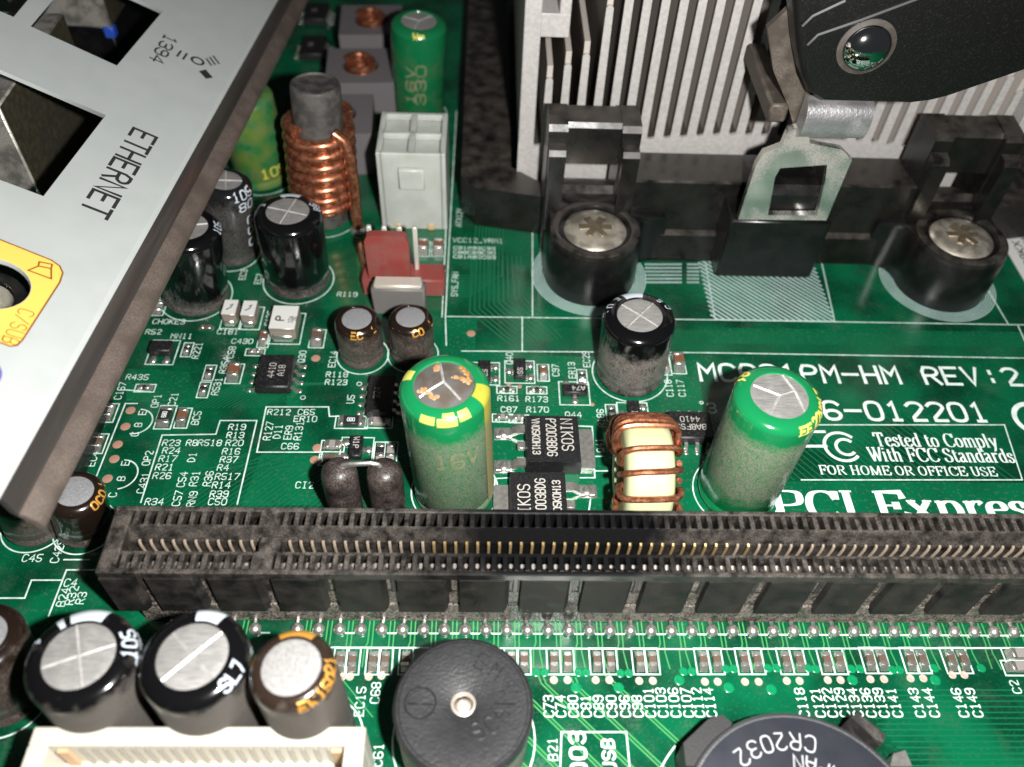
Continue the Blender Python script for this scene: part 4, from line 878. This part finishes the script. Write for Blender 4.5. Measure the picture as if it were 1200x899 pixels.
def soic(label, u, v, rot, W, L, npin, lines, code_rot=0):
    p = at(u, v, 0); c = thing('integrated_circuit', label, 'chip', (p.x, p.y, 0), R(rot))
    m = MB(); m.box(-W / 2, W / 2, -L / 2, L / 2, .15, 1.6, .18); ob('body', m, ICB, c)
    for s_ in (-1, 1):
        for k in range(npin):
            y = (k - (npin - 1) / 2) * 1.27; m = MB(); P_ = [(s_ * W / 2 * .98, .8), (s_ * (W / 2 + .3), .75), (s_ * (W / 2 + .5), .2), (s_ * (W / 2 + 1.0), .12), (s_ * (W / 2 + 1.0), .0), (s_ * (W / 2 + .35), .02), (s_ * (W / 2 + .15), .6), (s_ * W / 2 * .98, .62)]
            m.prism(P_, y - .2, y + .2, 'y'); m.ball((s_ * (W / 2 + .95), y, .05), .3, .5, 10, -.1); ob('lead', m, SOLDER, c)
    m = MB(); ca, sa = math.cos(R(code_rot)), math.sin(R(code_rot))
    for i, t in enumerate(lines): write(m, t, lambda x, y, h: ((x - len(t) * .29) * ca - (y - i * 1.1) * sa, (x - len(t) * .29) * sa + (y - i * 1.1) * ca, 1.61 + h), .75, .6, .09)
    ob('code_print', m, ICT, c, smooth=False)
soic('eight-legged black chip beside the printed Q30', 325, 444, 0, 4.0, 5.2, 4, ['4410', 'A18'], 90)
soic('eight-legged black chip marked 4410 and BA8FSS between the toroid and leaning green capacitor', 806, 507, 90, 4.0, 5.0, 4, ['BA8FSS', '4410'], 90)
soic('dark chip beneath the metal rim, beside the grey chokes', 368, 62, 0, 4., 6.5, 4, ['12'], 90)
soic('dark chip behind the rod coil at the far edge of the rim', 372, 22, 0, 4., 6.5, 4, ['12'], 90)
soic('black chip in the shadow beside the printed U5', 447, 470, 0, 3.0, 5.6, 4, ['324'], 90)
# -- power transistors
def dpak(label, x, y, rot):
    c = thing('power_transistor', label, 'transistor', (x, y, 0), R(rot))
    m = MB(); m.prism([(-3.1, .1), (3.0, .1), (3.0, 1.5), (2.85, 2.3), (-2.95, 2.3), (-3.1, 1.2)], -3.2, 3.2, 'y'); ob('body', m, ICB, c)
    m = MB(); m.prism([(3.0, -2.7), (4.4, -2.7), (4.7, -2.4), (4.7, 2.4), (4.4, 2.7), (3.0, 2.7)], .02, .55); ob('tab', m, TIN, c)
    for y_ in (-2.3, 2.3):
        m = MB(); m.prism([(-3.0, 1.1), (-3.9, 1.1), (-4.4, .75), (-4.8, .25), (-6.3, .2), (-6.3, .02), (-4.6, .02), (-4.1, .35), (-3.8, .65), (-3.0, .65)], y_ - .5, y_ + .5, 'y'); ob('lead', m, TIN, c)
        m = MB(); m.box(-6.6, -4.6, y_ - .85, y_ + .85, .0, .12, .05); m.ball((-5.5, y_, .1), .62, .5, 14, -.1); ob('solder_pad', m, SOLDER, c)
    m = MB(); m.box(-4.0, -3.05, -.5, .5, .6, 1.1, .08); ob('lead_stub', m, TIN, c)
    m = MB()
    for t, xx, hg, pit in (('NIKOS', .9, 1.25, .92), ('P2003BDG', -.75, 1.05, .66), ('VN05K0H13', -2.35, .8, .56)):
        write(m, t, lambda a, b, h: (xx + b, 2.75 - a, 2.31 + h), hg, pit, .14)
    ob('laser_print', m, ICT, c, smooth=False)
dpak('black power transistor marked NIKOS P2003BDG with its metal tab facing the toroid', 31.35, 21.5, 0)
dpak('black power transistor marked NIKOS with its tab facing the bulged green capacitor, against the slot', 29.4, 13.75, 180)
# -- barcode sticker
st = [at(1164, 268), at(1236, 262), at(1280, 350), at(1206, 372)]
stk = thing('barcode_sticker', 'white paper barcode sticker on the board beside the bracket foot', 'sticker', st[0])
e1 = (st[1] - st[0]).normalized(); e2 = V((-e1.y, e1.x, 0)) * -1
m = MB(); m.add([(a, b, z) for z in (.02, .1) for a, b in ((0, 0), (14, 0), (14, -16), (0, -16))], [(3, 2, 1, 0), (4, 5, 6, 7), (0, 1, 5, 4), (1, 2, 6, 5), (2, 3, 7, 6), (3, 0, 4, 7)]); ob('paper', m, LABEL, stk, smooth=False)
m = MB(); y = -1.2
while y > -14.5:
    h = random.choice((.12, .2, .3, .4)); m.box(3.2, 12.5, y - h, y, .11, .12); y -= h + random.choice((.15, .25, .35))
ob('barcode', m, INK, stk, smooth=False)
m = MB(); write(m, 'N57399KX', lambda x, y, h: (2.6 - y, -13.8 + x * 1.0, .11 + h), 1.1, 1.4, .2); ob('digits', m, INK, stk, smooth=False)

# ================================================================== HEAT SINK
HY = 65.
hs = thing('heat_sink', 'pale aluminium heat sink with upright fins above the black bracket', 'heat sink', (62.6, HY, 4.8))
def H(name, m, mt=HS): return ob(name, m, mt, hs, (-62.6, -HY, -4.8), smooth=False)
def zt(x): x = min(x, 125.2 - x); return 10.7 if x < 41.5 else 10.7 + (x - 41.5) / 3 * 1.4 if x < 44.5 else 12.1 + (x - 44.5) / 11.5 * 1.1 if x < 56 else 13.2
top_ = [(97.4, 11.3)]; x = 95.2
FX = [31.4 + 2.2 * k for k in range(29)]
ED = [29.0] + FX + [95.2 + 1.0]
for a_, b_ in reversed(list(zip(ED, ED[1:]))):
    l_, r_ = a_ + .5, b_ - .5; c_ = (l_ + r_) / 2; h_ = (r_ - l_) / 2
    top_ += [(c_ + h_ * math.cos(R(t)), zt(c_) + .55 - .6 * math.sin(R(t))) for t in (0, 25, 50, 90, 130, 155, 180)]
top_.append((27.8, 11.3))
m = MB(); m.prism([(27.8, 4.8), (42.5, 4.8), (44, 10), (81.2, 10), (82.7, 4.8), (97.4, 4.8)] + top_, HY, HY + .5, 'y'); H('base_face', m)
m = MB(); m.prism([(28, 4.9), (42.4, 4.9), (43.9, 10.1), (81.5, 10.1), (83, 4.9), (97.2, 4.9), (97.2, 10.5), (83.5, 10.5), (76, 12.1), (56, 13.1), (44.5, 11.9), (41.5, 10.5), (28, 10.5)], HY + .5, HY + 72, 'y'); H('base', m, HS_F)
for s_ in (1, -1):
    X = lambda x: x if s_ == 1 else 125.2 - x
    def bx(mm, a, b, z0, z1): a, b = sorted((X(a), X(b))); mm.box(a, b, HY + .01, HY + 72, z0, z1, .12)
    m = MB(); bx(m, 27.8, 29.9, 10.6, 46); bx(m, 29.8, 33.4, 26.2, 29.2); bx(m, 32.0, 33.4, 29.1, 46); H('end_wall', m)
k = 0; x = 31.4
while x < 94.5:
    e = min(k, 28 - k); top = {0: 20.8, 1: 22.8, 2: 24.2, 3: 30.4}.get(e, 46)
    m = MB(); m.prism([(x - .6, zt(x) - .2), (x + .6, zt(x) - .2), (x + .45, top - .3), (x + .2, top), (x - .2, top), (x - .45, top - .3)], HY + .02, HY + .4, 'y'); f = H('fin', m)
    m = MB(); m.box(x - .36, x + .36, HY + .4, HY + 72, 10.5, top + 1.5); o = ob('fin_body', m, HS_D, f, smooth=False)
    k += 1; x += 2.2
# ================================================================== BLACK RETENTION BRACKET
br = thing('retention_bracket', 'dusty black plastic bracket holding the heat sink, with two screwed feet', 'bracket', (61.7, 54, 0))
def BR(name, m, mt=BLK_DUST, smooth=True): return ob(name, m, mt, br, (-61.7, -54, 0), smooth)
m = MB(); m.prism([(54.2, .05), (54.2, 4.5), (55.0, 4.9), (55.3, 12.2), (55.6, 12.4), (62.8, 11.6), (62.8, .05)], 42.0, 81.4, 'x'); BR('crossbar', m, smooth=False)
for c in (BOSS_L, BOSS_R):
    s_ = 1 if c is BOSS_L else -1
    fo = [(6.1 * math.cos(R(t)), 6.1 * math.sin(R(t))) for t in range(180, 361, 10)] + [(6.2, 1.2), (6.8, 2.4), (8.2, 3.1), (10, 3.3), (10, 7), (-6.1, 7)]
    fo = [(c.x + s_ * a_, c.y + b_) for a_, b_ in fo]
    m = MB(); n = len(fo); cc_ = (c.x, c.y)
    for k_, (z_, in_) in enumerate(((.03, 0), (.5, -.12), (6.9, .05), (7.5, .3), (7.7, .7))): m.v += [V((x_ - (x_ - c.x) * in_ / 6.2, y_ - (y_ - c.y) * in_ / 6.2, z_)) for x_, y_ in fo]
    m.f = [(k_ * n + i, k_ * n + (i + 1) % n, (k_ + 1) * n + (i + 1) % n, (k_ + 1) * n + i) for k_ in range(4) for i in range(n)] + [list(range(4 * n, 5 * n))]
    BR('foot', m, BLK)
    m = MB(); m.T = Matrix.Translation((c.x, c.y, 0)); m.lathe([(5.9, 7.5), (5.8, 8.0), (5.4, 8.2), (4.7, 8.1), (4.5, 7.5)], 48); BR('foot_rim', m, BLK_DUST)
    m = MB(); m.T = Matrix.Translation((c.x, c.y, 0)); m.lathe([(0, 8.35), (1.2, 8.3), (3.0, 8.2), (3.8, 8.0), (4.15, 7.6), (4.15, 6.9)], 40)
    scr = BR('screw', m, SCREW)
    m = MB(); m.T = Matrix.Translation((c.x, c.y, 0))
    for a in (0, 60, 120): m.T = Matrix.Translation((c.x, c.y, 0)) @ Matrix.Rotation(R(a), 4, 'Z'); m.box(-2.1, 2.1, -.5, .5, 8.1, 8.42 + a * .0002, .1)
    o = ob('drive_recess', m, mat('screw_recess', (.2, .16, .11), .4, .7, dust=.6, dcol=(.16, .12, .08)), scr)
    tx0, tx1 = (31.1, 42.6) if s_ == 1 else (79.4, 90.8)
    w_ = tx1 - tx0
    # tower: two cheeks, a beam with a window below it
    m = MB(); m.prism([(56, 0.05), (61.8, .05), (61.8, 19.2), (60.8, 19.8), (56.6, 19.5), (56.1, 18.8)], tx0, tx0 + 2.4, 'x')
    m.prism([(54.2, 5), (56.3, 5), (56.3, 17.2), (54.8, 17.0), (54.3, 16.4)], tx0 + .1, tx0 + 2.2, 'x'); BR('tower_cheek', m, smooth=False)
    m = MB(); m.prism([(56, .05), (61.8, .05), (61.8, 19.2), (60.8, 19.8), (56.6, 19.5), (56.1, 18.8)], tx1 - 2.4, tx1, 'x')
    m.prism([(54.2, 5), (56.3, 5), (56.3, 17.2), (54.8, 17.0), (54.3, 16.4)], tx1 - 2.2, tx1 - .1, 'x'); BR('tower_cheek', m, smooth=False)
    m = MB(); m.prism([(57, 13.6), (61.7, 13.0), (61.7, 19.1), (60.8, 19.6), (57.4, 19.4), (57, 18.8)], tx0 + 2.35, tx1 - 2.35, 'x'); BR('tower_beam', m, smooth=False)
    m = MB(); m.prism([(56.3, .05), (61.7, .05), (61.7, 8.0), (57.2, 10.2), (56.3, 9.5)], tx0 + 2.35, tx1 - 2.35, 'x'); BR('tower_sill', m, smooth=False)
    rx = (20, 27) if s_ == 1 else (98.2, 105)
    m = MB(); m.prism([(rx[0] + 2, 61), (rx[1] + (9 if s_ == 1 else -3), 58.5), (rx[1], 66), (rx[1], 150), (rx[0], 150), (rx[0], 64)] if s_ == 1 else [(90.5, 58.5), (rx[1] - 2, 61), (rx[1], 64), (rx[1], 150), (rx[0], 150), (rx[0], 66)], .05, 6.5); BR('side_rail', m)
m = MB(); m.box(54.6, 67.6, 50.2, 55.2, .8, 10.4, .25); BR('lug', m, BLK)
m = MB(); m.prism([(50.3, 10), (55, 10), (55, 15.5), (51, 15.5), (50, 14.6), (50.2, 13)], 58.0, 64.6, 'x'); BR('hook', m, BLK)
# ================================================================== SPRING CLIP AND LEVER
CY = 49.7
def py(pts, y): return [(aty(u, v, y).x, aty(u, v, y).z) for u, v in pts]
def filled(name, outer, holes, th):
    cu = bpy.data.curves.new('tmp', 'CURVE'); cu.dimensions = '2D'; cu.fill_mode = 'BOTH'; cu.extrude = th / 2
    for lp in [outer] + holes:
        s_ = cu.splines.new('POLY'); s_.points.add(len(lp) - 1)
        for i, p in enumerate(lp): s_.points[i].co = (p[0], p[1], 0, 1)
        s_.use_cyclic_u = True
    o = bpy.data.objects.new('tmp', cu); col.objects.link(o); bpy.context.view_layer.update()
    dg = bpy.context.evaluated_depsgraph_get(); me = bpy.data.meshes.new_from_object(o.evaluated_get(dg)); bpy.data.objects.remove(o); bpy.data.curves.remove(cu)
    me.name = name
    for v in me.vertices: v.co = v.co * S
    return me
cl = thing('spring_clip', 'shiny steel spring clip hooked over the bracket, reflecting the green board', 'clip', (61.7, CY, 10))
fr = py([(864, 254), (885, 190), (894, 176), (915, 168), (923, 149), (944, 144), (948, 165), (985, 172), (997, 184), (967, 255)], CY)
wn = py([(899, 249), (907, 205), (913, 194), (968, 190), (966, 208), (956, 249)], CY)
me = filled('hook_plate', fr, [wn], .9)
o = ob('hook_plate', me, CLIPM, cl, (-61.7, -.1, -10), smooth=False); o.rotation_euler = (R(90), 0, 0)
m = MB(); a, b = aty(948, 122, 48.2), aty(1010, 165, 48.2)
prf = [(48.9 + 1.3 * math.cos(R(t)) * -1, (a.z + b.z) / 2 + (a.z - b.z) / 2 * math.sin(R(t))) for t in range(-80, 81, 16)]
m.prism(prf + [(50.0, a.z), (50.0, b.z)], a.x, b.x, 'x'); ob('rolled_tab', m, TABM, cl, (-61.7, -CY, -10))
m = MB(); m.prism(py([(898, 30), (930, 0), (950, 0), (952, 130), (930, 150), (922, 120), (905, 80)], 51.), 50.4, 51.2, 'y'); ob('side_strap', m, BROWNM, cl, (-61.7, -CY, -10))
m = MB(); q = aty(912, 131, 51); m.T = Matrix.Translation((q.x, 51, q.z)); m.box(-1.2, 1.0, -.5, 13.5, -1.2, 1.2, .3); ob('bent_ear', m, BROWNM, cl, (-61.7, -CY, -10))
lv = thing('locking_lever', 'black lever with a domed chrome rivet above the heat sink clip', 'lever', (62.5, 48, 27))
LY = 46.6
lo_ = [(930, 10), (934, 60), (940, 92), (948, 110), (962, 119), (1068, 122), (1092, 119), (1112, 114), (1200, 84), (1260, 62), (1260, -60), (925, -60)]
o_ = py(lo_, LY); gx_, gz_ = 68., 33.; n = len(o_)
m = MB()
for sc_, y_ in ((.93, LY), (.965, LY + .15), (.99, LY + .55), (1, LY + 1.1), (1, LY + 3.4)): m.v += [V((gx_ + (a_ - gx_) * sc_, y_, gz_ + (b_ - gz_) * sc_)) for a_, b_ in o_]
m.f = [(k_ * n + i, k_ * n + (i + 1) % n, (k_ + 1) * n + (i + 1) % n, (k_ + 1) * n + i) for k_ in range(4) for i in range(n)] + [list(range(n)), list(range(4 * n, 5 * n))]
ob('arm', m, mat('lever_plastic', (.004, .004, .004), .33, bump=.5, bs=5, speck=.12, ss=6, dcol=(.07, .06, .05)), lv, (-62.5, -48, -27))
m = MB()
for pts in ([(946, 52), (958, 40), (1010, 22), (1085, -6)], [(940, 30), (952, 18), (990, 0)]):
    P_ = [aty(u, v, LY) for u, v in pts]; m.tube([(p.x, LY - .1, p.z) for p in P_], .28, 8)
ob('stiffening_ridge', m, mat('lever_edge', (.006, .006, .006), .5), lv, (-62.5, -48, -27))
q = aty(1015, 55, LY)
m = MB(); m.T = Matrix.Translation((q.x, LY, q.z)) @ Matrix.Rotation(R(90), 4, 'X'); m.lathe([(3.0, -.3), (2.95, .1), (2.5, .25), (2.45, .3)][::-1], 40); ob('rivet_collar', m, mat('dusty_collar', (.05, .042, .036), .6, dust=.5, dcol=(.14, .12, .1)), lv, (-62.5, -48, -27))
m = MB(); m.T = Matrix.Translation((q.x, LY, q.z)) @ Matrix.Rotation(R(90), 4, 'X'); m.lathe([(2.5 * math.cos(R(t)) if t < 90 else 0, 1.6 * math.sin(R(t))) for t in range(0, 91, 6)], 48); ob('rivet', m, CHROME, lv, (-62.5, -48, -27))

# ================================================================== I/O PANEL LYING ACROSS THE PORTS
tl, az = R(25.5), R(3)
PN = V((math.sin(tl) * math.cos(az), math.sin(tl) * math.sin(az), math.cos(tl))); P0 = at(170, 300, 20)
e_a, e_b = atp(321, 0, P0, PN), atp(3, 562, P0, PN)
AU = (e_b - e_a).normalized(); AV = AU.cross(PN) * -1
if AV.x < 0: AV = -AV
ROT = Matrix((AV, AU, PN)).transposed()
if ROT.determinant() < 0: AU_ = -AU
else: AU_ = AU
ROT = Matrix((AV, AU_, PN)).transposed(); sgn = 1 if AU_ is AU else -1
def pl(u, v):
    d = atp(u, v, P0, PN) - e_a; return (d.dot(AV), d.dot(AU_))
LEN = (e_b - e_a).dot(AU_)
yend = pl(0, 583)[1]; ytop = -60 * (1 if yend > 0 else -1)
io = thing('connector_shield', 'pale metal port panel marked ETHERNET with square openings and dark dusty rim', 'panel', e_a, quat=ROT.to_quaternion())
def rr(px): return [pl(*q) for q in px]
def circ(u, v, r, n=32): c = pl(u, v); return [(c[0] + r * math.cos(2 * math.pi * k / n), c[1] + r * math.sin(2 * math.pi * k / n)) for k in range(n)]
outer = [(0, ytop), (0, yend), (-44, yend), (-44, ytop)]
holes = [rr([(36, 31), (137, 77), (191, 13), (90, -33)]), rr([(124, 135), (51, 230), (-90, 177), (-25, 71)]), rr([(16, 20), (45, -15), (-20, -48), (-60, -12)]), circ(-9, 332, 3.0)]
o = ob('plate', filled('plate', outer, holes, .5), PLATE, io, (0, 0, -.25), smooth=False)
def prof_strip(prof, mt, name):
    m = MB(); n = len(prof); yy = sorted((ytop, yend)); ys = [yy[0] + (yy[1] - yy[0]) * k / 24 for k in range(25)]
    m.add([(a, y, b) for y in ys for a, b in prof], [(k * n + i, k * n + (i + 1) % n, (k + 1) * n + (i + 1) % n, (k + 1) * n + i) for k in range(24) for i in range(n)] + [list(range(n)), list(range(24 * n, 25 * n))])
    return ob(name, m, mt, io)
prof_strip([(-.05, -.02), (.25, -.06), (.45, -.2), (.42, -.5), (-.05, -.5)], PLATE, 'bend')
prof_strip([(.4, -.18), (.8, -.4), (1.3, -.95), (1.6, -1.5), (2.0, -1.75), (1.9, -2.1), (1.3, -1.8), (.4, -.7)], RIM, 'rim')
prof_strip([(1.95, -1.7), (2.4, -1.7), (3.3, -2.0), (3.8, -2.4), (3.95, -2.9), (3.65, -3.0), (3.0, -2.5), (1.9, -2.05)], RIM_D, 'rim_lip')
zp = .012
# print on the panel: text runs along the panel, tops toward the rim
def panel_text(t, u0, v0, u1, v1, hgt, wid, gl=.7, mt=INK):
    a, b = V(pl(u0, v0)), V(pl(u1, v1)); d = (b - a); pit = d.length / len(t); d.normalize(); nrm = V((d.y, -d.x)); 
    if nrm.x < 0: nrm = -nrm
    m = MB(); write(m, t, lambda x, y, h: (a.x + d.x * x + nrm.x * y, a.y + d.y * x + nrm.y * y, zp + h), hgt, pit, wid, pit * gl); return ob('printed_text', m, mt, io, smooth=False)
panel_text('ETHERNET', 157, 150, 92, 249, 2.5, .36, .74)
panel_text('1394', 194, 40, 174, 71, 1.5, .24, .78)
m = MB(); z3 = lambda x, y, h: (x, y, zp + h)
c0 = V(pl(231.5, 71.5)); strip(m, [(c0.x + .72 * math.cos(2 * math.pi * k / 24), c0.y + .72 * math.sin(2 * math.pi * k / 24)) for k in range(24)] + [(c0.x + .72, c0.y)], .32, z3)
for a_, b_ in (((212, 60), (207.5, 66)), ((219, 63), (214.5, 69.5)), ((242, 69), (247.5, 76.5)), ((246, 67.5), (252, 75.5)), ((250, 66), (256.5, 74.5))): strip(m, [pl(*a_), pl(*b_)], .26, z3)
ob('port_symbol', m, INK, io, smooth=False)
m = MB(); m.add([(*pl(*q), zp) for q in ((233, 83.5), (241, 81.5), (249.5, 91), (241.5, 92.5))], [(0, 1, 2, 3)]); ob('port_symbol', m, INK, io, smooth=False)
ylo = rr([(-70, 253), (40, 297), (60, 305), (70, 312), (73.5, 320), (70, 331), (46, 368), (26, 399), (20, 405), (12, 406), (-80, 372)])
me = filled('yellow_patch', ylo, [circ(-9, 332, 3.05)], .01); ob('yellow_patch', me, YEL, io, (0, 0, zp), smooth=False)
m = MB(); strip(m, ylo, .16, lambda x, y, h: (x, y, zp + .008 + h)); 
S1 = lambda pts: strip(m, [pl(*q) for q in pts], .16, lambda x, y, h: (x, y, zp + .01 + h))
S1([(46, 307), (61, 310), (60, 315), (45, 312), (46, 307)]); S1([(45, 312), (33, 317), (60, 327), (60, 315)])
ob('yellow_outline', m, YELL, io, smooth=False)
panel_text('C/SUB', 23, 361, 0, 402, 1.25, .16, .72, YELL)
m = MB(); c = pl(-29, 437); m.T = Matrix.Translation((c[0], c[1], zp)); m.lathe([(0, 0), (1.9, 0)], 28); ob('violet_patch', m, PURP, io, smooth=False)
# ---- the ports under the panel
def port(label, x0, x1, y0, y1, z1, extra=None, z0=0.):
    c = thing('port_socket', label, 'port', ((x0 + x1) / 2, (y0 + y1) / 2, 0)); w_, d_ = (x1 - x0) / 2, (y1 - y0) / 2
    m = MB(); m.box(-w_, w_ - .1, -d_, d_, z0, z1, .2); ob('shell', m, JACKM, c)
    m = MB(); m.box(w_ - .12, w_, -d_ + .2, d_ - .2, z0 + .2, z1 - .2); ob('dark_shell_side', m, JACKD, c)  # same shell face, coloured as if reflecting the dark board
    return c, w_, d_
c, w_, d_ = port('metal ethernet socket seen through the opening above the word ETHERNET', -47, -30.7, 50.3, 72, 24)
m = MB(); write(m, 'RU1-7A1', lambda x, y, h: (w_ + .01 + h, -d_ + 5 + x, 15.5 + y), 1.3, 1.2, .2); write(m, 'U5A 11', lambda x, y, h: (w_ + .01 + h, -d_ + 6 + x, 13.2 + y), 1.3, 1.2, .2); ob('stamped_code', m, INK, c, smooth=False)
c, w_, d_ = port('blue and metal socket seen through the opening beside 1394', -46, -32.2, 87.7, 108, 27, z0=14)
m = MB(); m.box(w_ - 1.6, w_ - .05, -d_ + .05, -d_ + 1.6, 12.2, 14, .2); ob('blue_insert', m, BLUE, c)
m = MB(); m.box(-w_ + .3, w_ - .4, -d_ + .4, d_, 0, 14, .2); ob('base', m, BLK, c)
# audio jack below the round hole of the yellow patch
jw = atp(-9, 332, P0, PN); jc = thing('audio_jack', 'round audio jack with metal sleeve inside the yellow marked hole', 'jack', jw - PN * 9, quat=ROT.to_quaternion())
m = MB(); m.lathe([(1.9, 4.5), (1.9, 7.4), (2.85, 7.5), (2.9, 0), (0, 0)], 32); ob('barrel', m, BLK, jc)
m = MB(); m.lathe([(0, 5), (1.6, 5), (1.85, 6.8), (1.75, 7)], 28); ob('sleeve', m, JACKM, jc)
jb = thing('audio_jack_block', 'black audio jack block standing under the metal panel', 'port', ((jw.x - 6), jw.y, 0))
m = MB(); zt = (jw - PN * 9).z; m.box(-7, 7, -7, 7, 0, zt + .6, .3); ob('body', m, BLK, jb)
# tall double socket holding up the panel's far side
hx_ = -50.; q = e_a + AV * 0; 
def panel_z(x, y): return P0.z - (PN.x * (x - P0.x) + PN.y * (y - P0.y)) / PN.z
zz = panel_z(-44.5, 40) - .45
c, w_, d_ = port('tall stacked metal socket standing under the high side of the panel', -47.5, -44.4, 18, 46, zz)
scene.cycles.samples = 192
